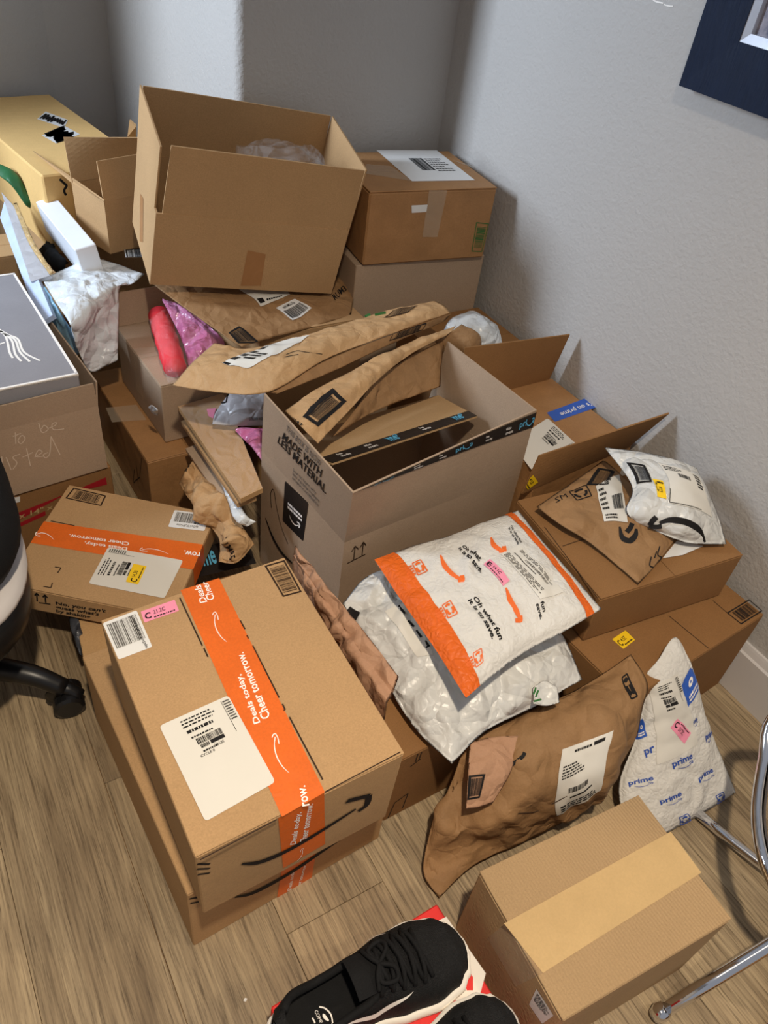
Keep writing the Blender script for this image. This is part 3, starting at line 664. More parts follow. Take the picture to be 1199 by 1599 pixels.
# --- carton in the lower right with tan tape
z9 = Z(680, 1220, 2.31)
b8 = Carton('cardboard_box', 'ribbed tan carton with a wide strip of tan tape, lower right beside the shoes', (.468, .085, 0, -4.2, .308, .208, .205), 'cardboard_ribbed', 'x', bev=.004)
tp = MB(); s_ = Sub(b8.top, z9((390, 690), (958, 330), (848, 182), (250, 512))); rect(tp, s_, -.005, 0, 1.0, 1, OFF); tp.build('tape', 'tape_tan', b8.t)['label'] = 'tan packing tape'; tp = MB()
s_ = Sub(b8.left, z9((290, 740), (362, 690), (250, 514), (188, 566))[0:1]+z9((388, 692), (250, 514), (188, 566))); rect(tp, s_, 0, 0, 1, 1, OFF)
tp.build('tape_end', 'tape_clear', b8.t)
sticker(b8.t, b8.left, z9((338, 805), (385, 874), (427, 845), (365, 748)), 'paper', 'address_label', 'small white label', lambda mb, s, off: lines(mb, s, off, (.1, .45, .9, .92), 6, 5, .5, .4))
# --- carton between the front stack and the white mailer
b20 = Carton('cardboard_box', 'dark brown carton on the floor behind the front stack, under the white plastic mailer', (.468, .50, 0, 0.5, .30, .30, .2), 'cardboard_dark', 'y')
zA = Z(440, 850, 3.72)
pxline(b20.t, b20.front, [zA((745, 1290), (805, 1245)), zA((775, 1262), (790, 1215)), zA((795, 1250), (812, 1205))], .0022, 'ink', 'arrow_mark')
pxline(b20.t, b20.front, [zA((615, 1590), (655, 1500)), zA((655, 1500), (732, 1445)), zA((732, 1445), (700, 1530))], .0022, 'ink', 'printed_frame')

# --- cartons in the back corner
zB = Z(500, 200, 3.0)
b10 = Carton('cardboard_box', 'worn brown carton with clear tape and white paper label, top of the corner stack', (.929, 1.500, .545, -7.2, .332, .262, .174), 'cardboard_old', 'x', bev=.004)
b11 = Carton('cardboard_box', 'plain grey-brown carton under the worn taped carton in the room corner', (.918, 1.51, 0, -5.9, .358, .265, .543), 'cardboard_grey', None)
sticker(b10.t, b10.top, zB((430, 250), (725, 245), (545, 105), (262, 104)), 'paper', 'shipping_label', 'white paper label', lambda mb, s, off: (barcode(mb, s, off, (.36, .32, .58, .72), 3, 0), lines(mb, s, off, (.6, .28, .9, .72), 7, 8, .5, .4)), 'ink', r=.01)
tp = MB()
for q in (zB((210, 215), (430, 250), (330, 180), (215, 170)), zB((640, 160), (720, 190), (700, 175), (620, 150))): tp = MB(); s_ = Sub(b10.top, q); rect(tp, s_, 0, 0, 1, 1, OFF*1.5); tp.build('tape', 'tape_clear', b10.t)
tp = MB()
s_ = Sub(b10.front, zB((478, 510), (548, 510), (595, 290), (510, 290))); rect(tp, s_, 0, 0, 1, 1, OFF)
tp.build('tape', 'tape_clear', b10.t)['label'] = 'clear tape'
printed(b10.t, b10.front, zB((708, 578), (757, 580), (790, 447), (730, 440))[1:]+zB((708, 578)), BC(31, .05), 'ink_green', 'printed_barcode')
sticker(b10.t, b10.front, zB((428, 397), (497, 392), (503, 358), (427, 362)), 'paper', 'sticker', 'white paper scrap')
# open carton leaning on the pile
zC = Z(200, 120, 3.0)
b9 = Carton('cardboard_box', 'empty open brown carton tilted on top of the pile against the back wall', (.442, 1.579, .530, -8.2, .426, .248, .168, 9.19, 7.34), 'cardboard', None, open_=True)
f9 = b9.f; h9 = .168
b9.flap((f9(.013, .002, h9-.004), f9(.424, .002, h9-.004), f9(.422, -.003, .31), f9(.017, -.003, .31)))
b9.flap((f9(.426, .248, h9), f9(0, .248, h9), f9(.004, .25, .31), f9(.424, .25, .31)))
b9.flap((f9(0, .248, h9), f9(0, .02, h9), f9(-.003, .0, .305), f9(-.003, .246, .312)))
b9.flap((f9(.426, .0, h9), f9(.426, .248, h9), f9(.43, .246, .31), f9(.43, .004, .31)))
printed(b9.t, b9.front, zC((527, 978), (622, 978), (645, 830), (560, 812)), lambda mb, s, off: rect(mb, s, 0, 0, 1, 1, off), 'tape_brown', 'tape')
printed(b9.t, b9.left, zC((56, 770), (70, 775), (72, 570), (58, 548)), lambda mb, s, off: rect(mb, s, 0, 0, 1, 1, off), 'tape_brown', 'tape')
# clear air pillow inside it
nt = Net([[f9(.18, .03, .17), f9(.3, .03, .14), f9(.41, .03, .15)], [f9(.18, .1, .225), f9(.3, .1, .262), f9(.41, .1, .23)], [f9(.2, .2, .235), f9(.31, .2, .24), f9(.41, .2, .22)]], (30, 30), .02, .02, .5, ((22, .014, 1), (50, .004, 0)), 3)
o = nt.mesh().build('plastic_wrap', 'plastic_clear', smooth=True); o['label'] = 'crumpled clear plastic wrap inside the empty open carton'; o['category'] = 'plastic wrap'

# --- left pile
zD = Z(0, 100, 4.0); zE = Z(0, 400, 4.0)
b12 = Carton('cardboard_box', 'long yellowish carton with scribbled-out labels, far left by the alcove wall', (.34, 2.07, .4, 8.3, .276, .66, .2), 'cardboard_yellow', None, bev=.004)
def scrib(seed):
    def fn(mb, s, off):
        r = random.Random(seed); k = 17; stroke(mb, s, [(.06+.88*i/k, .2+.6*(i % 2)+r.uniform(-.14, .14)) for i in range(k+1)], .085 if seed == 3 else .17, off)
    return fn
sticker(b12.t, b12.top, zD((232, 345), (400, 400), (425, 350), (285, 298)), 'paper', 'address_label', 'white label scribbled over in black', scrib(3), r=.02)
sticker(b12.t, b12.top, zD((262, 448), (350, 497), (500, 440), (400, 385)), 'paper', 'address_label', 'white label scribbled over in black', scrib(8), r=.02)
pxline(b12.t, b12.front, [zD((372, 718), (400, 745), (415, 760), (400, 790), (412, 820))], .006, 'ink', 'marker_stroke')
b13 = Carton('cardboard_box', 'small open brown carton with raised flaps left of the empty tilted carton', (.437, 1.883, .47, 16.7, .2, .14, .128), 'cardboard', None, open_=True)
f13 = b13.f
b13.flap((f13(.2, .14, .128), f13(0, .14, .128), U(99, 214, .69), U(216, 214, .69)))
b13.flap((f13(0, .14, .128), f13(0, 0, .128), U(162, 314, .606), U(51, 236, .61)))
b13.flap((f13(0, 0, .128), f13(.2, 0, .128), f13(.2, .012, .215), f13(.002, .012, .215)))
b14 = Carton('white_box', 'narrow white carton wedged between the yellowish carton and the white plastic bag', (.355, 1.815, .442, 4.1, .05, .285, .08, 2.0, -10), 'white_gloss', None, cat='box')
b15 = Carton('shoe_box', 'large grey shoe box with white edges and white lines on its lid', (-.067, 1.395, .36, 2.7, .3, .474, .075), 'lid_grey', None, cat='shoe box')
mb = MB(); mb.bevbox(lambda a, c, d: b15.f(-.003+a, -.003+c, .055+d), .306, .48, .034, .002); lid = mb.build('lid', 'lid_grey', b15.t)
b15.top = Plane(b15.f(0, 0, .089), b15.ex, b15.ey); f = b15.f
mb = MB()
for q in (((-.003, -.003), (.303, .002)), ((-.003, .471), (.303, .477)), ((-.003, 0), (.002, .474)), ((.298, 0), (.303, .474))): mb.box((0, 0, 0), (0, 0, 0)) if False else mb.hexa([f(x, y, z) for z in (.084, .0897) for x, y in ((q[0][0], q[0][1]), (q[1][0], q[0][1]), (q[1][0], q[1][1]), (q[0][0], q[1][1]))])
mb.build('edge_trim', 'ink_white', lid)
pxline(lid, b15.top, [zE((-30, 455), (25, 490), (45, 530), (60, 600), (80, 638)), zE((-30, 450), (30, 490), (75, 530), (95, 610), (132, 658)), zE((-30, 448), (40, 490), (95, 525), (125, 600), (186, 660)), zE((-30, 445), (50, 490), (112, 520), (150, 600), (250, 655)), zE((-20, 556), (30, 540))], .0045, 'ink_white', 'printed_line')
b16 = Carton('cardboard_box', 'open brown carton with handwriting on its side, the grey shoe box resting in it', (-.034, 1.379, .2, 6.0, .3, .47, .164), 'cardboard_grey', None, open_=True)
f16 = b16.f
b16.flap((f16(0, 0, .164), f16(.3, 0, .164), f16(.296, -.006, .222), f16(.0, -.006, .222)))
b16.flap((f16(.3, 0, .164), f16(.3, .47, .164), f16(.315, .47, .216), f16(.306, 0, .22)))
pxline(b16.t, b16.front, [zE((80, 1125), (130, 1105)), zE((95, 1100), (98, 1172)), zE((130, 1120), (112, 1150), (130, 1170), (156, 1140), (140, 1118), (128, 1125)), zE((240, 1040), (262, 1100), (300, 1080), (275, 1055), (258, 1080)), zE((300, 1075), (345, 1055), (350, 1038), (325, 1050), (335, 1082), (400, 1078)),
    zE((10, 1250), (18, 1340)), zE((38, 1255), (70, 1335)), zE((125, 1235), (80, 1255), (105, 1290), (80, 1330)), zE((165, 1200), (190, 1310)), zE((140, 1255), (205, 1225)), zE((215, 1255), (262, 1225), (240, 1210), (222, 1250), (268, 1250)), zE((300, 1225), (270, 1240), (285, 1258), (310, 1230), (318, 1125)), zE((318, 1125), (375, 1240))], .0018, 'chalk', 'handwriting')
b17 = Carton('cardboard_box', 'low carton with dark red printed stripes under the carton with handwriting', (-.036, 1.384, 0, 6.0, .31, .46, .197), 'cardboard_dark', None)
zF = Z(0, 700, 5.33)
for q in (((115, 620), (510, 400), (505, 395), (100, 555)), ((530, 390), (890, 300), (880, 240), (740, 300)), ((150, 660), (380, 555), (375, 520), (145, 630))):
    printed(b17.t, b17.front, zF(*q), lambda mb, s, off: rect(mb, s, 0, 0, 1, 1, off), 'ink_red', 'printed_stripe')
printed(b17.t, b17.front, zF((100, 605), (440, 500), (440, 460), (95, 560)), T('" x 14" x', .01), 'tape_tan', 'lettering', .0006)
sticker(b17.t, b17.front, zF((0, 480), (165, 445), (165, 400), (0, 430)), 'paper', 'barcode_label', 'white barcode sticker', lambda mb, s, off: barcode(mb, s, off, (.05, .3, .6, .9), 4, 0))
b19 = Carton('cardboard_box', 'brown carton on the floor with torn tape strip, below the carton holding the red roll', (.349, 1.397, 0, 2.1, .205, .407, .199), 'cardboard_old', 'y')
tp = MB(); s_ = Sub(b19.top, zE((700, 1040), (915, 1025), (850, 930), (660, 950))); rect(tp, s_, 0, 0, 1, 1, OFF*2); tp.build('tape', 'tape_clear', b19.t)
pxline(b19.t, b19.left, [zE((840, 1330), (835, 1410), (850, 1400), (875, 1380)), zE((850, 1280), (865, 1420)), zE((885, 1260), (875, 1370))], .0025, 'ink', 'marker_stroke')
b18 = Carton('cardboard_box', 'worn brown carton with one flap up, red roll lying on it', (.409, 1.45, .2005, 2.9, .2, .286, .155), 'cardboard_grey', 'x')
f18 = b18.f
b18.flap((f18(.2, .286, .155), f18(0, .286, .155), f18(.004, .30, .235), f18(.2, .30, .235)), 'raised_flap')
tp = MB(); s_ = Sub(b18.top, zE((880, 640), (1010, 620), (985, 570), (830, 580))); rect(tp, s_, 0, 0, 1, 1, OFF*2)
s_ = Sub(b18.left, zE((850, 830), (900, 900), (870, 640), (835, 600))); rect(tp, s_, 0, 0, 1, 1, OFF); tp.build('tape', 'tape_clear', b18.t)
nt = Net([[(231, 636, .30), (246, 650, .29)], [(236, 632, .335), (247, 640, .33)]], (10, 10), .004, .02, .5, ((60, .004, 1),), 1); nt.mesh().build('tape_scrap', 'poly_pale', b18.t, True)['label'] = 'torn white tape scrap'
# hidden supports of the pile
Carton('cardboard_box', 'brown carton under the brown mailers and the empty tilted carton', (.63, 1.42, 0, 0, .27, .3, .455), 'cardboard', 'x')
Carton('cardboard_box', 'brown carton under the long yellowish carton', (.345, 2.08, 0, 8.3, .27, .6, .399), 'cardboard', 'x')
Carton('cardboard_box', 'brown carton under the small open carton left of the tilted one', (.455, 1.895, 0, 16.7, .17, .12, .469), 'cardboard', 'x') if False else None
Carton('cardboard_box', 'brown carton behind the raised flap, under the small white plastic bag at the wall', (1.04, 1.185, 0, 0, .25, .29, .395), 'cardboard_dark', 'x')
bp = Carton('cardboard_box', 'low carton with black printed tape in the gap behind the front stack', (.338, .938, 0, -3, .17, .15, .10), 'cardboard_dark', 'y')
btape(bp.t, bp.top, [(296, 905), (400, 880), (385, 838), (285, 862)], [('me', .25, .45, .3, .8), ('free\none-day', .6, .9, .3, .8)])
b21 = Carton('cardboard_box', 'small pale carton at the far left edge under the yellowish carton', (.10, 1.97, .25, 5, .19, .13, .2), 'cardboard_light', 'x')
Carton('cardboard_box', 'plain carton under the small pale carton at the far left edge', (.08, 1.95, 0, 5, .23, .3, .249), 'cardboard', 'x')

# ================================================================== mailers, bags and other soft things
def soft(name, label, cat, net, m, single=False):
    base = Vector(net.P.reshape(-1, 3).mean(0)); base.z = float(net.P[..., 2].min())
    t = thing(name, label, cat, base); net.mesh().build('body', m, t, True); return t
def pz(zf, rows): return [[(*zf((x, y))[0], z) for x, y, z in r] for r in rows]
zG = Z(640, 1000, 2.855); zH = Z(940, 980, 4.63); zI = Z(260, 450, 2.306); zJ = Z(260, 600, 4.0); zK = Z(520, 780, 2.725)

# white plastic mailer
n1 = Net(pz(zK, [[(505, 1125, .215), (650, 985, .225), (850, 885, .235), (1062, 765, .25)], [(330, 950, .225), (520, 830, .25), (750, 730, .26), (1000, 620, .265)], [(150, 640, .25), (330, 530, .265), (600, 480, .27), (930, 500, .28)], [(40, 440, .275), (180, 310, .28), (500, 260, .285), (850, 330, .29)]]), (84, 84), .032, .02, .5, ((11, .012, 1), (26, .006, 1), (60, .002, 0)), 4)
t = soft('plastic_mailer', 'large crumpled white plastic mailer lying under the orange and white padded mailer', 'mailer', n1, 'poly_white')
sticker(t, n1, zK((425, 660), (240, 470), (215, 480), (360, 675))[:1]+zK((330, 440), (218, 478), (358, 672)), 'label', 'shipping_label', 'white label')
pxline(t, n1, [zK((275, 455), (300, 490)), zK((315, 520), (340, 545)), zK((350, 560), (372, 590)), zK((388, 605), (405, 630))], .008, 'ink', 'print')
pxline(t, n1, [zK((60, 470), (108, 498))], .016, 'ink', 'print')
nf = Net(pz(zK, [[(850, 870, .262), (905, 878, .262), (965, 864, .26)], [(850, 800, .275), (900, 770, .278), (955, 800, .275)]]), (16, 16), .003, .02, .5, ((30, .004, 1),), 2)
nf.mesh().build('seal_flap', 'poly_white', t, True)
pxline(t, nf, [zK((852, 830), (862, 800)), zK((862, 840), (872, 812)), zK((855, 858), (885, 850))], .003, 'ink_green', 'print')

# padded mailer
n2 = Net(pz(zK, [[(565, 846, .338), (680, 748, .338), (830, 640, .345), (985, 560, .36), (1143, 466, .372)], [(435, 640, .338), (570, 545, .342), (720, 450, .352), (870, 380, .365), (1010, 310, .372)], [(300, 445, .338), (440, 370, .342), (600, 300, .352), (750, 225, .36), (890, 175, .367)], [(175, 258, .338), (330, 200, .34), (490, 155, .345), (640, 98, .352), (788, 46, .36)]]), (90, 90), .030, .015, .42, ((24, .003, 1), (55, .0016, 0)), 7)
t = soft('padded_mailer', 'white and orange padded paper mailer lettered in black, on the white plastic mailer', 'mailer', n2, 'padded')
def strip(parent, net, u0, u1, v0, v1, m, name, n=(8, 60)):
    s = Sub(net, [(u0, v0), (u1, v0), (u1, v1), (u0, v1)], True); mb = MB(); rect(mb, s, 0, 0, 1, 1, .0011, n); return mb.build(name, m, parent, True)
strip(t, n2, 0, .135, 0, 1, 'print_orange', 'printed_stripe'); strip(t, n2, .90, .95, 0, 1, 'print_orange', 'printed_stripe')
for q, tx in ((((572, 430), (680, 608), (728, 592), (610, 412)), 'Oh what fun\nit is to save.'), (((532, 210), (628, 315), (660, 265), (558, 195)), 'Oh what\nit is to save.'), (((745, 125), (790, 205), (805, 180), (760, 110)), 'Oh what fun\nit is to save.'), (((862, 445), (880, 512), (916, 500), (895, 430)), 'fun\nsave.')):
    printed(t, n2, zK(*q), T(tx, .03), 'ink', 'lettering')
for pts in (((458, 240), (475, 285), (510, 325), (552, 345)), ((672, 165), (682, 195), (705, 215), (728, 222)), ((736, 378), (752, 430), (778, 475), (796, 515))):
    pxsmile(t, n2, zK(*pts), .009, [zK((pts[-1][0]-22, pts[-1][1]+2), (pts[-1][0]-8, pts[-1][1]+2), pts[-1], (pts[-1][0]-2, pts[-1][1]-20))], 'printed_smile', 'ink_orange')
for q in (((322, 345), (402, 305), (372, 258), (302, 288)), ((450, 528), (530, 485), (498, 430), (432, 470)), ((580, 735), (638, 690), (630, 635), (560, 680))):
    printed(t, n2, zK(*q), lambda mb, s, off: (recycle(mb, Sub(s.surf, [s.q[0].lerp(s.q[1], .5), s.q[1], s.q[2], s.q[3].lerp(s.q[2], .5)], True), off), lines(mb, s, off, (0, .1, .45, .95), 4, 2, .7, .05)), 'ink_orange', 'recycling_mark')
sticker(t, n2, zK((680, 352), (738, 368), (752, 345), (668, 258))[0:1]+zK((722, 370), (752, 348), (668, 256))[0:2]+zK((668, 256), (636, 280))[:1] if False else zK((640, 278), (722, 370), (752, 348), (668, 256)), 'pink', 'bin_tag', 'pink tag', bin_tag('E 14.1C'), lift=.0006)
sticker(t, n2, zK((712, 235), (880, 425), (980, 395), (790, 195)), 'label', 'shipping_label', 'white shipping label', lambda mb, s, off: (lines(mb, s, off, (.05, .05, .95, .35), 5, 4, .5, .3), barcode(mb, s, off, (.3, .62, .8, .72), 4, 0), rect(mb, s, .1, .5, .6, .54, off), lines(mb, s, off, (.1, .78, .9, .95), 3, 9, .5, .4)), 'ink_soft', lift=.0003)

# brown paper mailer squeezed beside the front stack
n3r = [[(62, 95, .352), (200, 340, .35), (420, 690, .345), (600, 965, .345)]]
n3 = Net([[V(U(*zA((x, y))[0], z).x+.012, U(*zA((x, y))[0], z).y, .206) for x, y, z in n3r[0]]]+pz(zA, [[(62, 95, .352), (200, 340, .35), (420, 690, .345), (600, 965, .345)], [(70, 50, .372), (225, 275, .372), (450, 600, .365), (645, 865, .36)], [(78, 5, .385), (250, 225, .388), (490, 520, .38), (680, 770, .372)]]), (70, 26), .006, .02, .6, ((16, .010, 1), (40, .003, 0)), 11)
t = soft('paper_mailer', 'narrow crumpled pinkish-brown paper mailer squeezed between the front stack and the white plastic mailer', 'mailer', n3, 'kraft_pink')

# mailers on the right carton
n4 = Net(pz(z7, [[(112, 335, .375), (240, 432, .372), (355, 500, .365), (470, 592, .360), (590, 700, .357)], [(270, 228, .38), (390, 320, .383), (505, 415, .378), (595, 505, .37), (680, 600, .360)], [(430, 112, .37), (535, 205, .375), (635, 315, .372), (705, 400, .366), (765, 490, .36)]]), (64, 54), .012, .02, .5, ((14, .006, 1), (34, .003, 0)), 13)
t = soft('paper_mailer', 'flat brown paper mailer with white label on the right-hand carton, partly under a white mailer', 'mailer', n4, 'kraft_dark')
printed(t, n4, z7((345, 235), (450, 232), (480, 170), (400, 155)), BC(14, .08), 'ink', 'printed_barcode')
sticker(t, n4, z7((430, 405), (540, 410), (500, 185), (390, 240)), 'label', 'shipping_label', 'white shipping label', lambda mb, s, off: (lines(mb, s, off, (.05, .3, .35, .9), 5, 2, .5, .3), barcode(mb, s, off, (.5, .3, .9, .6), 7, 0), lines(mb, s, off, (.1, .05, .6, .2), 2, 4, .6, .3)))
printed(t, n4, z7((300, 305), (370, 285), (345, 235), (265, 265)), recycle, 'ink', 'recycling_mark')
printed(t, n4, z7((260, 292), (205, 318), (195, 298), (248, 275)), T('M2', .0), 'ink', 'lettering')
pxsmile(t, n4, z7((502, 430), (515, 480), (548, 497), (575, 470), (578, 440)), .011, [z7((535, 455), (552, 435), (560, 415))])
pxline(t, n4, [z7((690, 520), (680, 560), (695, 575), (688, 590)), z7((650, 570), (642, 610), (660, 620)), z7((675, 545), (665, 575))], .0022, 'ink', 'handwriting')
t0 = MB(); t0.slab([U(*p, .3545) for p in z7((705, 575), (800, 560), (895, 518), (770, 495))], .0008)
o = t0.build('paper_sheet', 'paper', loc=U(1065, 862, .3545)); o['label'] = 'folded white paper sheet peeking out under the white mailer on the right-hand carton'; o['category'] = 'paper'
n5 = Net(pz(z7, [[(572, 412, .382), (690, 458, .376), (830, 505, .372), (1005, 510, .366)], [(535, 345, .405), (690, 360, .405), (830, 370, .402), (975, 400, .385)], [(560, 235, .42), (690, 230, .425), (810, 235, .425), (920, 265, .415)], [(432, 55, .435), (590, 75, .44), (730, 105, .44), (862, 150, .43)]]), (72, 72), .030, .03, .5, ((14, .005, 1), (36, .002, 0)), 17)
t = soft('plastic_mailer', 'plump white plastic mailer with black smile arrow and yellow tag, on the right-hand carton', 'mailer', n5, 'poly_white')
sticker(t, n5, z7((735, 320), (935, 385), (870, 195), (680, 130)), 'label', 'shipping_label', 'white shipping label', lambda mb, s, off: (lines(mb, s, off, (.05, .82, .5, .95), 3, 2, .5, .3), barcode(mb, s, off, (.3, .68, .6, .78), 7, 0), lines(mb, s, off, (.78, .6, .95, .95), 5, 4, .6, .3), rect(mb, s, .0, .02, .7, .035, off), rect(mb, s, .0, .02, .012, .35, off)))
printed(t, n5, z7((585, 230), (655, 220), (620, 140), (535, 128)), BC(15, .08), 'ink', 'printed_barcode')
sticker(t, n5, z7((680, 290), (655, 205), (705, 215), (722, 300))[1:3]+z7((722, 300), (680, 290)), 'yellow', 'bin_tag', 'yellow tag', bin_tag('C 5.20'), lift=.0006)
pxsmile(t, n5, z7((900, 498), (870, 440), (810, 405), (740, 395), (690, 408)), .012, [z7((675, 382), (655, 400), (640, 418)), z7((640, 418), (670, 424), (700, 422))])

# big brown paper bag
n6 = Net(pz(zG, [[(130, 1150, .006), (280, 1010, .012), (480, 915, .018), (720, 785, .045), (900, 625, .095), (1012, 420, .165)], [(60, 1035, .02), (200, 830, .055), (400, 765, .095), (640, 690, .135), (840, 540, .175), (1035, 300, .22)], [(95, 835, .065), (220, 640, .125), (450, 560, .175), (640, 450, .205), (830, 330, .23), (1055, 190, .248)], [(150, 720, .095), (262, 470, .175), (470, 340, .20), (700, 240, .22), (880, 130, .242), (985, 62, .262)]]), (96, 70), .022, .02, .5, ((9, .014, 1), (22, .006, 1), (50, .002, 0)), 19)
t = soft('paper_bag', 'big brown paper mailer bulging upright between the white plastic mailer and the ribbed carton', 'paper bag', n6, 'kraft_dark')
n6b = Net(pz(zG, [[(250, 752, .155), (310, 745, .155), (372, 722, .155)], [(258, 600, .195), (345, 580, .195), (452, 580, .19)], [(268, 455, .212), (370, 430, .212), (486, 425, .212)]]), (26, 30), .004, .02, .6, ((20, .005, 1),), 5)
fo = n6b.mesh().build('folded_flap', 'kraft_pink', t, True); fo['label'] = 'pinkish folded-over flap'
printed(fo, n6b, zG((255, 710), (310, 700), (335, 595), (262, 602)), BC(16, .07), 'ink', 'printed_barcode')
sticker(t, n6, zG((655, 778), (845, 665), (865, 362), (682, 485))[0:1]+zG((850, 665), (905, 400), (680, 485)), 'label', 'shipping_label', 'white shipping label', lambda mb, s, off: (rect(mb, s, .68, .9, .88, .95, off), lines(mb, s, off, (.3, .9, .64, .94), 1, 1, .8, 0), lines(mb, s, off, (.08, .62, .55, .8), 5, 2, .5, .4), barcode(mb, s, off, (.25, .38, .65, .46), 3, 0), rect(mb, s, .3, .28, .75, .31, off), lines(mb, s, off, (.1, .05, .9, .2), 3, 6, .6, .2)))
printed(t, n6, zG((985, 262), (1012, 250), (968, 150), (945, 168)), recycle, 'ink', 'recycling_mark')
pxline(t, n6, [zG((455, 555), (500, 520), (512, 500))], .006, 'ink', 'print')
pxline(t, n6, [zG((480, 770), (560, 760), (640, 722), (700, 690))], .0015, 'ink_brown', 'crease')

# white and blue padded mailer leaning on the wide carton
n7 = Net(pz(zH, [[(240, 1600, .012), (500, 1470, .008), (760, 1325, .008), (968, 1192, .012)], [(120, 1180, .06), (400, 1090, .072), (650, 970, .078), (862, 930, .07)], [(240, 800, .13), (430, 710, .142), (600, 630, .145), (745, 640, .132)], [(305, 480, .20), (420, 420, .208), (560, 355, .21), (690, 400, .195)], [(325, 325, .235), (400, 240, .25), (530, 70, .268), (640, 250, .235)]]), (80, 84), .026, .015, .45, ((26, .003, 1), (60, .0018, 0)), 23)
t = soft('padded_mailer', 'white padded mailer printed with blue prime logos leaning on the wide carton', 'mailer', n7, 'padded')
def prime(mb, s, off): text(mb, s, 'prime', off, .03, (0, .3, 1, 1)); smile(mb, Sub(s.surf, [s.q[0].lerp(s.q[1], .2), s.q[0].lerp(s.q[1], .95), s.q[0].lerp(s.q[1], .95)+(s.q[3]-s.q[0])*.35, s.q[0].lerp(s.q[1], .2)+(s.q[3]-s.q[0])*.35], True), off, .2)
for q in (((525, 1050), (665, 980), (645, 900), (500, 965)), ((200, 1170), (380, 1130), (365, 1065), (188, 1110)), ((430, 1300), (585, 1245), (565, 1175), (410, 1240)), ((705, 1140), (815, 1075), (790, 1005), (690, 1080)), ((760, 860), (785, 800), (765, 720), (740, 770)), ((665, 735), (690, 690), (680, 640), (655, 670))):
    printed(t, n7, zH(*q), prime, 'ink_blue', 'prime_logo')
printed(t, n7, zH((315, 940), (385, 918), (372, 850), (300, 885)), lambda mb, s, off: text(mb, s, 'pr', off, .03), 'ink_blue', 'prime_logo')
def bluep(q, seed):
    sticker(t, n7, zH(*q), 'tape_blue', 'printed_panel', 'blue printed panel', lambda mb, s, off: (lines(mb, s, off, (.15, .1, .9, .35), 2, seed, .6, .2), text(mb, s, 'o', off, .05, (.25, .5, .6, .75))), 'ink_white')
bluep(((620, 580), (692, 450), (650, 300), (568, 425)), 3)
bluep(((242, 808), (328, 782), (298, 660), (278, 670)), 5)
sticker(t, n7, zH((395, 990), (690, 840), (540, 330), (335, 420)), 'label', 'shipping_label', 'white shipping label', ship(31), lift=.0002)
sticker(t, n7, zH((590, 838), (488, 722), (542, 655), (638, 760))[2:]+zH((590, 838), (488, 722)), 'pink', 'bin_tag', 'pink tag', bin_tag('C 21.2C'), lift=.0008)
for q in (((830, 1270), (885, 1240), (870, 1185), (820, 1215)), ((560, 1425), (630, 1390), (615, 1345), (555, 1370))): printed(t, n7, zH(*q), recycle, 'ink_blue', 'recycling_mark')

# brown mailers on the pile and in the tall open carton
n8 = Net([[(375, 542, .457), (430, 526, .455), (490, 510, .455), (548, 492, .455)], [(300, 490, .478), (380, 475, .470), (470, 462, .464), (556, 442, .46)], [(236, 442, .505), (300, 432, .492), (420, 425, .474), (560, 420, .462)]], (64, 40), .010, .02, .5, ((10, .005, 1), (30, .0025, 0)), 29)
t = soft('paper_mailer', 'brown paper mailer with white labels lying under the empty tilted carton', 'mailer', n8, 'kraft_dark')
zL = Z(180, 420, 3.0)
sticker(t, n8, zL((680, 178), (818, 122), (800, 98), (570, 92)), 'label', 'shipping_label', 'white shipping label', lambda mb, s, off: (rect(mb, s, .05, .1, .22, .3, off), lines(mb, s, off, (.3, .1, .8, .25), 1, 3, .6, .2)))
sticker(t, n8, zL((830, 242), (920, 185), (840, 142), (752, 185)), 'paper', 'barcode_label', 'white barcode sticker', inv_label(6, 'spRUM3xZp'), 'ink')
printed(t, n8, zL((1030, 150), (1085, 100), (1068, 78), (1015, 125)), T('RUM3', .01), 'ink', 'lettering')
printed(t, n8, zL((575, 350), (680, 350), (580, 270), (530, 300)), BC(18, .08), 'ink', 'printed_barcode')
n9 = Net(pz(zI, [[(20, 350, .452), (180, 375, .465), (370, 373, .49), (580, 252, .503), (800, 168, .513), (1025, 87, .515)], [(90, 270, .475), (230, 280, .492), (420, 255, .512), (620, 182, .518), (830, 117, .523), (1000, 62, .525)], [(172, 197, .470), (300, 217, .482), (450, 182, .495), (640, 127, .508), (830, 73, .513), (965, 46, .515)]]), (100, 44), .004, .01, .35, ((14, .004, 1), (40, .002, 1)), 31)
t = soft('paper_mailer', 'long tan paper mailer with white label bridging the pile and the tall open carton', 'mailer', n9, 'kraft')
sticker(t, n9, zI((200, 270), (290, 290), (515, 172), (400, 180)), 'label', 'shipping_label', 'white shipping label', lambda mb, s, off: (lines(mb, s, off, (.05, .1, .3, .9), 5, 2, .6, .2), lines(mb, s, off, (.35, .2, .8, .5), 3, 6, .5, .3), rect(mb, s, .02, .0, .3, .05, off)))
pxline(t, n9, [zI((430, 240), (470, 228), (500, 232), (560, 238)), zI((425, 250), (450, 245), (475, 240))], .0014, 'ink', 'handwriting')
pxline(t, n9, [zI((715, 105), (735, 98)), zI((750, 100), (790, 92))], .008, 'ink_green', 'print')
printed(t, n9, zI((780, 108), (870, 88), (905, 62), (815, 82)), BC(19, .1), 'ink_brown', 'printed_barcode')
n9b = Net(pz(zI, [[(395, 382, .482), (600, 300, .482), (800, 205, .49), (1000, 120, .498)], [(372, 375, .487), (582, 256, .50), (800, 172, .51), (1026, 90, .512)]]), (50, 14), .001, .02, .5, ((20, .003, 1),), 2)
lo = n9b.mesh().build('lower_sheet', 'kraft_dark', t, True)
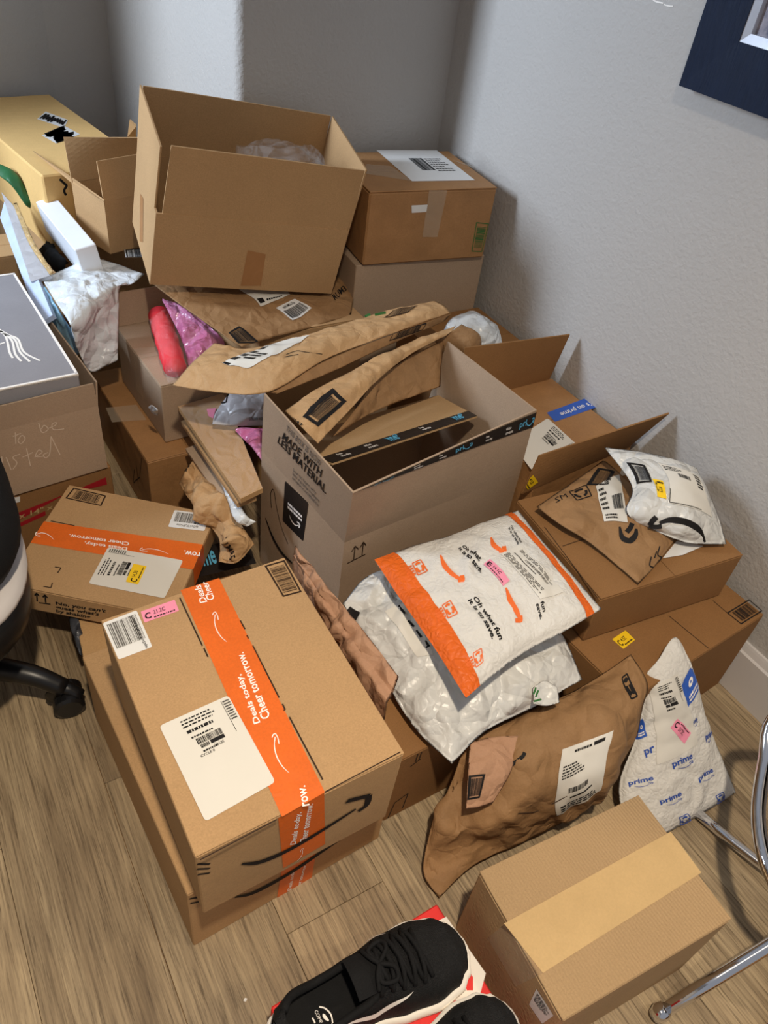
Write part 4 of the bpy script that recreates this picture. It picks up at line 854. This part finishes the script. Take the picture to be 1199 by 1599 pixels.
printed(lo, n9b, zI((800, 190), (920, 150), (935, 125), (815, 152)), BC(20, .1), 'ink', 'printed_barcode')
n10 = Net(pz(zI, [[(545, 560, .462), (640, 460, .468), (760, 332, .478), (880, 237, .488), (1010, 168, .498)], [(485, 500, .478), (600, 410, .483), (740, 302, .489), (880, 215, .496), (1030, 152, .501)], [(425, 440, .470), (560, 352, .478), (720, 272, .484), (880, 192, .494), (1042, 136, .499)]]), (90, 44), .003, .01, .4, ((12, .006, 1), (36, .003, 1)), 37)
t = soft('paper_mailer', 'open brown paper mailer with printed barcode lying in the tall open carton', 'mailer', n10, 'kraft')
printed(t, n10, zI((490, 465), (545, 500), (648, 408), (598, 362)), BC(21, .07), 'ink', 'printed_barcode')
printed(t, n10, zI((425, 465), (485, 505), (492, 492), (432, 450)), T('RUM7', .01), 'ink', 'lettering')
n10b = Net(pz(zI, [[(965, 190, .47), (1000, 240, .44), (1040, 262, .42)], [(1025, 155, .50), (1090, 205, .475), (1105, 255, .435)], [(1062, 130, .502), (1125, 165, .485), (1136, 225, .45)]]), (24, 24), .006, .02, .5, ((25, .004, 1),), 6)
n10b.mesh().build('open_end', 'kraft_dark', t, True)
n11 = Net(pz(zI, [[(590, 540, .415), (760, 440, .415), (985, 355, .415)], [(690, 420, .44), (840, 320, .445), (990, 270, .445)], [(740, 340, .465), (880, 245, .47), (1000, 185, .472)]]), (50, 36), .008, .02, .5, ((11, .012, 1), (30, .004, 1)), 41)
t = soft('paper_mailer', 'crumpled dark brown paper wrapping inside the tall open carton below the open mailer', 'mailer', n11, 'kraft_dark')
n12 = Net([[(690, 522, .425), (735, 542, .415), (766, 557, .405)], [(698, 505, .455), (750, 517, .45), (784, 536, .42)], [(704, 498, .445), (742, 487, .455), (776, 515, .428)]], (40, 40), .016, .02, .5, ((24, .010, 1), (60, .003, 0)), 43)
soft('plastic_bag', 'small crumpled white plastic bag behind the open mailer near the right wall', 'plastic bag', n12, 'poly_pale')

# red roll, pink bag, grey bag
def roll(a, b, r, name, label, cat, m):
    a, b = Vector(a), Vector(b); ax = (b-a); t = thing(name, label, cat, V(a.x, a.y, min(a.z, b.z)-r)); path = []; rs = []
    for k in range(17):
        s = k/16; path.append(a.lerp(b, s)); e = min(s, 1-s)*ax.length; rs.append(r*(math.sqrt(max(0, 1-(1-min(1, e/(r*.9)))**2))*.98+.02)*(1+.05*math.sin(k*1.7)))
    mb = MB(); mb.tube(path, rs, 20); mb.build('body', m, t, True); return t
ra, rb = U(247, 488, .385), U(275, 580, .383)
t = roll(ra, rb, .026, 'fabric_roll', 'bright red fabric roll in a clear sleeve on the worn carton', 'roll', 'red_cloth')
nn = Net([[(232, 500, .40), (250, 550, .40), (262, 600, .37)], [(246, 488, .418), (266, 535, .418), (278, 592, .395)], [(266, 478, .405), (287, 525, .405), (300, 580, .38)]], (26, 26), .004, .02, .5, ((40, .004, 1),), 3)
nn.mesh().build('clear_sleeve', 'sleeve_clear', t, True)
n13 = Net([[(296, 582, .37), (322, 574, .37), (352, 555, .365)], [(284, 532, .41), (312, 528, .42), (350, 535, .41)], [(252, 466, .455), (285, 478, .455), (340, 520, .435)]], (44, 40), .014, .02, .5, ((22, .010, 1), (50, .003, 0)), 47)
t = soft('plastic_bag', 'shiny pink plastic bag next to the red roll', 'plastic bag', n13, 'plastic_pink')
n14 = Net(pz(zJ, [[(285, 250, .325), (430, 262, .325), (620, 258, .325)], [(310, 170, .345), (450, 150, .355), (620, 140, .355)], [(395, 50, .365), (500, 50, .372), (620, 50, .372)]]), (40, 30), .006, .02, .5, ((20, .006, 1),), 53)
t = soft('paper_mailer', 'greyish translucent mailer end poking out beside the tall open carton', 'mailer', n14, 'poly_grey')
pxline(t, n14, [zJ((315, 118), (375, 112)), zJ((375, 112), (390, 62))], .003, 'ink', 'printed_frame')
lines_q = printed(t, n14, zJ((515, 225), (600, 225), (600, 208), (515, 208)), T('GOLDEN AGE', .004), 'ink', 'lettering')
n15 = Net(pz(zJ, [[(540, 400, .305), (580, 460, .30), (620, 520, .295)], [(430, 290, .315), (540, 330, .318), (620, 350, .315)], [(470, 265, .322), (560, 275, .325), (620, 275, .325)]]), (26, 26), .006, .02, .5, ((30, .008, 1),), 59)
t = soft('plastic_bag', 'scrap of pink plastic bag under the greyish mailer beside the tall carton', 'plastic bag', n15, 'plastic_pink')

# flat cardboard mailers standing in the gap
def flat(name, label, q, th, m, cat='mailer'):
    q = [U(*p) for p in q]; b = sum(q, Vector())/4; t = thing(name, label, cat, (b.x, b.y, b.z-th)); mb = MB(); mb.slab(q, th); mb.build('body', m, t); return t, q
t, q = flat('cardboard_mailer', 'flat tan cardboard mailer in clear film standing in the gap left of the tall carton', [(*zJ((72, 138))[0], .30), (*zJ((462, 716))[0], .30), (*zJ((600, 650))[0], .302), (*zJ((355, 55))[0], .302)], .012, 'cardboard_light')
sl = MB(); sl.slab([p+V(0, 0, .002) for p in q], .0006); sl.build('clear_film', 'sleeve_clear', t)
sticker(t, Plane(q[0]+V(0, 0, .0022), q[1]-q[0], q[3]-q[0]), zJ((262, 200), (290, 215), (310, 150), (250, 155)), 'pink', 'bin_tag', 'pink tag')
t, q = flat('cardboard_mailer', 'second flat cardboard mailer just under the film-wrapped one', [(*zJ((90, 230))[0], .272), (*zJ((440, 745))[0], .275), (*zJ((560, 700))[0], .28), (*zJ((300, 160))[0], .278)], .012, 'cardboard')
t, q = flat('cardboard_mailer', 'lowest thin cardboard mailer with torn edge on the crumpled brown paper', [(*zJ((118, 402))[0], .235), (*zJ((350, 735))[0], .235), (*zJ((450, 720))[0], .24), (*zJ((250, 350))[0], .24)], .008, 'cardboard_grey')
n16 = Net(pz(zJ, [[(300, 520, .245), (380, 720, .24), (430, 850, .235), (500, 890, .23)], [(340, 540, .255), (440, 720, .255), (500, 820, .25), (560, 860, .24)]]), (50, 20), .008, .02, .5, ((26, .006, 1),), 61)
soft('plastic_mailer', 'pale bluish plastic mailer sticking out between the flat cardboard mailers', 'mailer', n16, 'poly_pale')
n17 = Net(pz(zJ, [[(75, 620, .185), (170, 770, .185), (310, 950, .17), (325, 1110, .15)], [(110, 560, .215), (230, 700, .215), (400, 930, .205), (440, 1115, .165)], [(160, 475, .225), (280, 600, .225), (450, 850, .215), (550, 1000, .19)]]), (100, 64), .006, .02, .4, ((12, .022, 1), (28, .012, 1), (60, .004, 1)), 67)
t = soft('paper_mailer', 'crumpled brown paper mailer stuffed in the gap right of the flat taped carton', 'mailer', n17, 'kraft')
printed(t, n17, zJ((358, 975), (395, 1100), (430, 1080), (380, 955)), T('UMR5', .01), 'ink', 'lettering')
printed(t, n17, zJ((105, 545), (130, 555), (150, 500), (130, 485)), lambda mb, s, off: lines(mb, s, off, (0, 0, 1, 1), 4, 2, .7, .1), 'ink', 'print')

# white bag, wraps and bits in the left pile
n18 = Net([[(118, 540, .385), (142, 580, .31), (165, 572, .31), (184, 563, .32)], [(112, 520, .42), (135, 525, .39), (160, 512, .39), (185, 505, .39)], [(108, 504, .448), (135, 483, .455), (160, 466, .457), (187, 450, .455)], [(85, 468, .458), (120, 450, .464), (160, 437, .466), (208, 442, .462)], [(66, 436, .45), (105, 418, .458), (150, 403, .46), (226, 428, .46)]], (60, 76), .003, .01, .4, ((10, .007, 1), (28, .003, 1)), 71)
t = soft('plastic_bag', 'boxy white plastic bag with light blue side in the left pile', 'plastic bag', n18, 'poly_pale')
nb = Net([[(57, 455, .44), (78, 505, .385), (122, 556, .33)], [(70, 446, .45), (96, 490, .43), (128, 540, .352)]], (30, 14), .004, .02, .5, ((30, .005, 1),), 3); nb.mesh().build('blue_side', 'poly_blue', t, True)
n19 = Net([[(196, 402, .468), (222, 402, .462)], [(194, 390, .472), (224, 388, .466)]], (16, 12), .003, .02, .5, (), 3)
nq = n19.mesh().build('bag_corner', 'poly_pale', t, True); printed(nq, n19, [(198, 405), (224, 404), (221, 389), (196, 391)], BC(22, .08), 'ink', 'printed_barcode')
t, q = flat('plastic_sleeve', 'glossy white and blue plastic sleeve leaning behind the grey shoe box', [(0, 340, .47), (62, 505, .42), (82, 492, .44), (8, 310, .50)], .012, 'white_blue')
t, q = flat('foil_mailer', 'grey foil-lined mailer leaning beside the white and blue sleeve', [(2, 300, .52), (48, 440, .45), (78, 430, .47), (20, 320, .52)], .01, 'poly_grey')
nb = Net([[(20, 318, .525), (45, 380, .495), (78, 430, .472)], [(26, 316, .53), (54, 378, .50), (84, 426, .476)]], (30, 8), .002, .02, .5, ((60, .003, 1),), 3); nb.mesh().build('foil_edge', 'gold_foil', t, True)
n20 = Net([[(60, 390, .40), (85, 420, .40), (105, 425, .40)], [(70, 380, .44), (85, 405, .445), (102, 415, .44)], [(72, 375, .42), (90, 400, .43), (108, 410, .42)]], (20, 20), .012, .02, .5, ((40, .008, 1),), 5)
soft('black_cloth', 'small bunch of black cloth between the white carton and the foil mailer', 'cloth', n20, 'black_cloth')
n21 = Net([[(-10, 252, .56), (25, 270, .55), (48, 310, .50), (62, 322, .47)], [(-10, 268, .545), (18, 290, .53), (40, 320, .48), (55, 328, .46)]], (30, 14), .008, .02, .5, ((20, .003, 1),), 5)
soft('green_bag', 'curved dark green plastic piece against the yellowish carton at far left', 'plastic bag', n21, 'green')
t, q = flat('cardboard_strip', 'upright pale cardboard edge in the alcove behind the empty tilted carton', [(199, 214, .66), (212, 214, .66), (212, 198, .70), (202, 189, .71)], .006, 'cardboard_light', 'cardboard')
mb = MB(); mb.slab([U(*p, .0012) for p in ((380, 1563), (384, 1564), (386, 1559), (382, 1558))], .001); o = mb.build('paper_scrap', 'paper', loc=U(383, 1561, 0)); o['label'] = 'tiny white paper scrap on the open floor'; o['category'] = 'scrap'

n22 = Net([[(104, 952, .10), (112, 985, .09), (124, 1024, .08)], [(118, 952, .11), (128, 985, .10), (140, 1020, .09)]], (24, 12), .006, .02, .5, ((30, .008, 1),), 5)
soft('plastic_bag', 'dark grey plastic bag edge peeking out below the flat taped carton', 'plastic bag', n22, 'poly_dark')

# ================================================================== shoe box and shoes
sb = Carton('shoe_box', 'red and white shoe box on the floor under the black sneakers', (.165, -.01, 0, 1.0, .272, .308, .118), 'shoe_red', None, cat='shoe box')
mb = MB(); mb.bevbox(lambda a, c, d: sb.f(-.002+a, -.002+c, .085+d), .276, .312, .036, .002); lid = mb.build('lid', 'shoe_red', sb.t)
sb.top = Plane(sb.f(0, 0, .121), sb.ex, sb.ey); zM = Z(420, 1390, 3.0)
def pxpoly(parent, surf, pts, m, name, lift=0): mb = MB(); mb.add([surf.ev3(*surf.inv(*p), OFF+lift) for p in pts], [tuple(range(len(pts)))]); return mb.build(name, m, parent)
pxpoly(lid, sb.top, zM((690, 195), (830, 125), (1015, 390), (985, 500), (880, 520), (700, 420), (560, 330)), 'shoe_white', 'printed_shape')
pxpoly(lid, sb.top, zM((930, 360), (880, 350), (780, 560), (830, 600), (860, 440), (915, 430), (920, 470), (955, 470), (955, 410)), 'shoe_red', 'printed_shape', .0004)
pxpoly(lid, sb.top, zM((850, 445), (915, 432), (925, 470), (850, 500), (600, 640), (560, 600)), 'shoe_white', 'printed_shape', .0007)
pxpoly(lid, sb.top, zM((612, 640), (632, 640), (632, 575), (612, 575)), 'shoe_red', 'printed_shape', .001)
pxpoly(lid, sb.top, zM((708, 640), (726, 640), (726, 540), (708, 540)), 'shoe_red', 'printed_shape', .001)
def interp(tab, t):
    for (a, x), (b, y) in zip(tab, tab[1:]):
        if t <= b: k = (t-a)/(b-a); k = k*k*(3-2*k); return x+(y-x)*k
    return tab[-1][1]
def shoe(label, heel, toe, z0, side):
    heel, toe = Vector(heel), Vector(toe); L = (toe-heel).length; ex = (toe-heel).normalized(); ey = V(-ex.y, ex.x, 0)
    t = thing('sneaker', label, 'shoe', (*((heel+toe)/2).xy, z0), 'pair of black sneakers')
    wt = [(0, .016), (.03, .028), (.1, .035), (.3, .035), (.45, .041), (.62, .050), (.76, .0535), (.88, .047), (.95, .034), (.985, .018), (1, .006)]
    ht = [(0, .082), (.08, .086), (.25, .066), (.42, .070), (.52, .080), (.62, .070), (.78, .052), (.9, .044), (.97, .030), (1, .012)]
    so = [(0, .032), (.4, .030), (.7, .024), (1, .026)]
    cy = lambda s: .006*math.sin(s*math.pi*1.1)*side
    loc = lambda s, y, z: heel+ex*(s*L)+ey*(y+cy(s))+V(0, 0, z0-heel.z+z)
    # sole
    mb = MB(); n = 44; ring = []
    ss = [(1-math.cos(math.pi*k/(n-1)))/2 for k in range(n)]
    out = [(s, interp(wt, s)) for s in ss]+[(s, -interp(wt, s)) for s in reversed(ss)]
    layers = [(1.02, 0.0), (1.10, .004), (1.14, .5), (1.11, .95), (1.03, 1.0)]; N_ = len(out); vs = []
    for sc, zz in layers:
        for s, y in out: vs.append(loc(.5+(s-.5)*(1+.035*(sc-1)/.1), y*sc, .001+interp(so, s)*zz))
    fs = [tuple(reversed(range(N_))), tuple(range((len(layers)-1)*N_, len(layers)*N_))]
    for k in range(len(layers)-1):
        for i in range(N_): j = (i+1) % N_; fs.append((k*N_+i, k*N_+j, (k+1)*N_+j, (k+1)*N_+i))
    mb.add(vs, fs); mb.build('sole', 'shoe_white', t, True)
    def su(s, th, sc=1., off=0):
        w_, h = interp(wt, s), interp(ht, s); c, sn = math.cos(th), math.sin(th)
        collar = .80+.20*abs(c) if s < .5 else 1
        return loc(s, sc*w_*math.copysign(abs(c)**.75, c)*(1.0)+off*c, interp(so, s)*.92+(sc*h*(abs(sn)**.72))+off*sn)
    ow = lambda s: 0 if s < .045 or s > .56 else .80*math.sin(math.pi*min(1, max(0, (s-.045)/.515))**.75)**.5
    for nm, sc, m in (('upper', 1., 'black_mesh'), ('lining', .90, 'black_cloth')):
        mb = MB(); A = 46; n2 = 70; vs = []; fs = []
        for i in range(n2):
            s = i/(n2-1); o_ = ow(s); amax = math.acos(min(.999, o_)) if o_ > 0 else math.pi/2
            for sgn in (0, 1):
                for k in range(A//2+1):
                    th = (math.pi/2-(math.pi/2-0)*1)+0
                    th = k/(A//2)*(math.asin(min(1, math.sqrt(max(0, 1-o_*o_)))) if o_ > 0 else math.pi/2)
                    th = th if sgn == 0 else math.pi-th
                    vs.append(su(s, th, sc))
        C_ = A//2+1
        for i in range(n2-1):
            for g in (0, 1):
                for k in range(C_-1):
                    a = (i*2+g)*C_+k; b = ((i+1)*2+g)*C_+k; fs.append((a, b, b+1, a+1) if g else (a, a+1, b+1, b))
        mb.add(vs, fs); mb.build(nm, m, t, True)
    # insole, collar rim
    mb = MB(); vs = [loc(.5*s+.06, y*.93, .050) for s, y in [(k/15, interp(wt, .5*k/15+.06)) for k in range(16)]]+[loc(.5*s+.06, -y*.93, .050) for s, y in [(k/15, interp(wt, .5*k/15+.06)) for k in reversed(range(16))]]
    mb.add(vs, [tuple(range(32))]); ins = mb.build('insole', 'black_cloth', t)
    for sg in (0, 1):
        path = []
        for k in range(26):
            s = .05+.50*k/25; o_ = ow(s); th = math.asin(min(1, math.sqrt(max(0, 1-o_*o_)))); th = th if sg == 0 else math.pi-th; path.append(su(s, th, .97))
        mb = MB(); mb.tube(path, .0055, 8); mb.build('collar', 'black_cloth', t, True)
    # tongue
    mb = MB(); vs = []; 
    for i in range(13):
        s = .36+.24*i/12
        for k in range(7): y = (k/6-.5)*2; vs.append(loc(s, y*.026, interp(so, s)+interp(ht, max(s, .5))*(.93-.10*y*y)+.012*(1-i/12)))
    mb.add(vs, [(i*7+k, (i+1)*7+k, (i+1)*7+k+1, i*7+k+1) for i in range(12) for k in range(6)]); mb.build('tongue', 'black_cloth', t, True)
    # laces
    for k in range(5):
        s = .47+.055*k
        for sg in (-1, 1):
            pa = [su(s-.012*0, math.pi/2+sg*.62, 1, .003), su(s+.018, math.pi/2+sg*.25, 1, .009), su(s+.034, math.pi/2-sg*.1, 1, .010), su(s+.05, math.pi/2-sg*.5, 1, .003)]
            mb = MB(); mb.tube(cr(pa, 12), .0032, 7); mb.build('lace', 'black_cloth', t, True)
    for sg in (-1, 1):
        c = su(.50, math.pi/2, 1, .012); lp = [c, c+ey*sg*.012+ex*.016+V(0, 0, .002), c+ey*sg*.025+ex*.014+V(0, 0, -.006), c+ey*sg*.020-ex*.006+V(0, 0, -.003), c]
        mb = MB(); mb.tube(cr(lp, 22), .003, 7); mb.build('lace_loop', 'black_cloth', t, True)
        mb = MB(); mb.tube(cr([c, c+ey*sg*.012-ex*.008+V(0, 0, -.001), c+ey*sg*.026-ex*.012+V(0, 0, -.010)], 12), .003, 7); mb.build('lace_end', 'black_cloth', t, True)
    # side swoosh
    th0 = .30 if side > 0 else math.pi-.30
    for g in (.30, math.pi-.30):
        dr = 1 if g < 1 else -1; mb = MB(); P1 = []
        for k in range(20):
            u = k/19; s = .30+.36*u; up = .10+.55*max(0, (u-.35)/.65)**1.5 if u > .35 else .10+.12*((.35-u)/.35)
            wd = .20*math.sin(math.pi*min(1, u*1.1+.03))**.7*(1-.35*u); P1 += [su(s, g+dr*(up-wd/2), 1.015, .0012), su(s, g+dr*(up+wd/2), 1.015, .0012)]
        mb.add(P1, [(2*i, 2*i+1, 2*i+3, 2*i+2) for i in range(19)]); mb.build('swoosh', 'ink_white', t)
    return t, ins, Plane(loc(0, 0, .0505), ex, ey)
s1, ins, ipl = shoe('black sneaker with white sole, nearer the taped cartons, laces tied', (.141, .250, .121), (.426, .236, .121), .1215, 1)
s2, _, _ = shoe('black sneaker beside the ribbed tan carton, only its toe in view', (.150, .118, .121), (.434, .126, .121), .1215, -1)
zN = Z(420, 1390, 6.66)
printed(ins, ipl, zN((470, 1262), (530, 1392), (560, 1372), (500, 1240)), T('COMF', .01), 'ink_white', 'lettering')
pxline(ins, ipl, [zN((522, 1215), (580, 1230), (640, 1290), (660, 1370), (655, 1400)), zN((450, 1330), (470, 1365), (478, 1385))], .0018, 'ink_white', 'printed_ring')
pxsmile(ins, ipl, zN((560, 1290), (572, 1310), (590, 1335), (620, 1362)), .004, (), 'swoosh_mark', 'ink_white')

# ================================================================== office chair at the left
CX, CY = -.215, 1.15
t = thing('office_chair', 'black office chair with pale seat shell and caster base, cut off at the left edge', 'chair', (CX, CY, 0))
def puck(rx, ry, z0, z1, e=.035, sq=3.2, n=44, tilt=0):
    mb = MB(); lay = [(1-e*1.0/rx, z0), (1-e*.35/rx, z0+(z1-z0)*.12), (1, z0+(z1-z0)*.4), (1, z0+(z1-z0)*.6), (1-e*.35/rx, z0+(z1-z0)*.88), (1-e/rx, z1)]
    vs = []; fs = []
    for sc, z in lay:
        for k in range(n):
            a = 2*math.pi*k/n; c, s_ = math.cos(a), math.sin(a); vs.append((CX+rx*sc*math.copysign(abs(c)**(2/sq), c), CY+ry*sc*math.copysign(abs(s_)**(2/sq), s_), z))
    for i in range(len(lay)-1):
        for k in range(n): fs.append((i*n+k, i*n+(k+1) % n, (i+1)*n+(k+1) % n, (i+1)*n+k))
    fs += [tuple(reversed(range(n))), tuple(range((len(lay)-1)*n, len(lay)*n))]; return mb.add(vs, fs)
puck(.268, .258, .372, .475).build('seat', 'black_cloth', t, True)
puck(.264, .278, .330, .371, .03).build('seat_shell', 'shell_grey', t, True)
puck(.258, .272, .235, .329, .04).build('tilt_housing', 'black_plastic', t, True)
mb = MB(); mb.hull([(x, CY+y, z) for x0, z in ((CX-.25, .55), (CX-.29, .8), (CX-.30, 1.06)) for x in (x0, x0-.06) for y in ((-.2, .2) if z < 1 else (-.16, .16))]); mb.build('added_backrest', 'black_cloth', t)  # added out of view, meant to block window light bound for the right wall
mb = MB(); mb.tube([(CX-.1, CY, .37), (CX-.3, CY, .40), (CX-.34, CY, .6)], .02, 12); mb.build('back_bracket', 'black_plastic', t, True)
mb = MB(); mb.tube([(CX, CY, .10), (CX, CY, .245)], .028, 20); mb.build('gas_column', 'black_plastic', t, True)
mb = MB(); mb.tube([(CX, CY, .06), (CX, CY, .12)], [.05, .036], 20); mb.build('hub', 'black_plastic', t, True)
for k in range(5):
    a = math.radians(-34+72*k); d = V(math.cos(a), math.sin(a), 0); c = V(CX, CY, 0); RL = .315 if k != 1 else .28
    mb = MB(); mb.tube(cr([c+V(0, 0, .088), c+d*RL*.45+V(0, 0, .098), c+d*RL*.8+V(0, 0, .092), c+d*RL+V(0, 0, .062)], 14), [.026-.0007*i for i in range(14)], 12); arm = mb.build('base_arm', 'black_plastic', t, True)
    cc = c+d*RL+V(0, 0, .029); sd = V(-math.sin(a+.5), math.cos(a+.5), 0)
    ca = None
    for sg in (-1, 1):
        mb = MB(); mb.tube([cc+sd*sg*.006, cc+sd*sg*.008, cc+sd*sg*.024, cc+sd*sg*.028], [.024, .0285, .0285, .022], 22); mb.build('caster_wheel', 'black_plastic', arm, False)
    mb = MB(); mb.tube(cr([cc+V(0, 0, .0)-d*.03, cc-d*.015+V(0, 0, .028), cc+V(0, 0, .034), cc+d*.026+V(0, 0, .014)], 10), .013, 10); mb.build('caster_hood', 'black_plastic', arm, True)

# ================================================================== chrome chair at the right
t = CH_T = thing('chrome_chair', 'chrome tube chair frame on the floor at the lower right edge', 'chair', (1.0, .02, 0))
foot = U(1027, 1584, .012)
mb = MB(); mb.tube([foot, U(1120, 1526, .055), U(1215, 1467, .11), U(1300, 1414, .16), V(1.02, -.09, .30), V(1.10, -.14, .436)], .0105, 16); leg = mb.build('leg', 'chrome', CH_T, True)
mb = MB(); mb.tube([foot+V(-.004, .001, -.006), foot+V(.004, 0, .004), foot+V(.012, -.001, .010)], [.0105, .0145, .0120], 16); mb.build('glide', 'chrome', leg, True)
mb = MB(); mb.tube([U(1080, 1262, .012), U(1140, 1312, .016), U(1199, 1358, .022), U(1290, 1430, .03), V(1.05, -.26, .06), V(1.12, -.30, .436)], .0095, 16); mb.build('rail', 'chrome', CH_T, True)
mb = MB(); mb.tube(cr([V(1.14, .09, .436), V(1.09, .18, .36), U(1212, 1120, .30), U(1194, 1190, .26), U(1184, 1262, .24), U(1189, 1320, .235), U(1206, 1372, .23), U(1240, 1430, .22), V(.93, -.12, .12), V(.93, -.2, .012)], 48), .011, 16); mb.build('arched_leg', 'chrome', CH_T, True)
o = Carton('cardboard_box', 'edge of a flat brown carton at the bottom right corner of the picture', (.70, -.255, 0, -3, .3, .2, .03), 'cardboard_dark', None)

mb = MB(); mb.bevbox(lambda a, b, c: V(1.03+a, -.36+b, .435+c), .265, .47, .04, .012); mb.build('seat', 'black_cloth', CH_T)
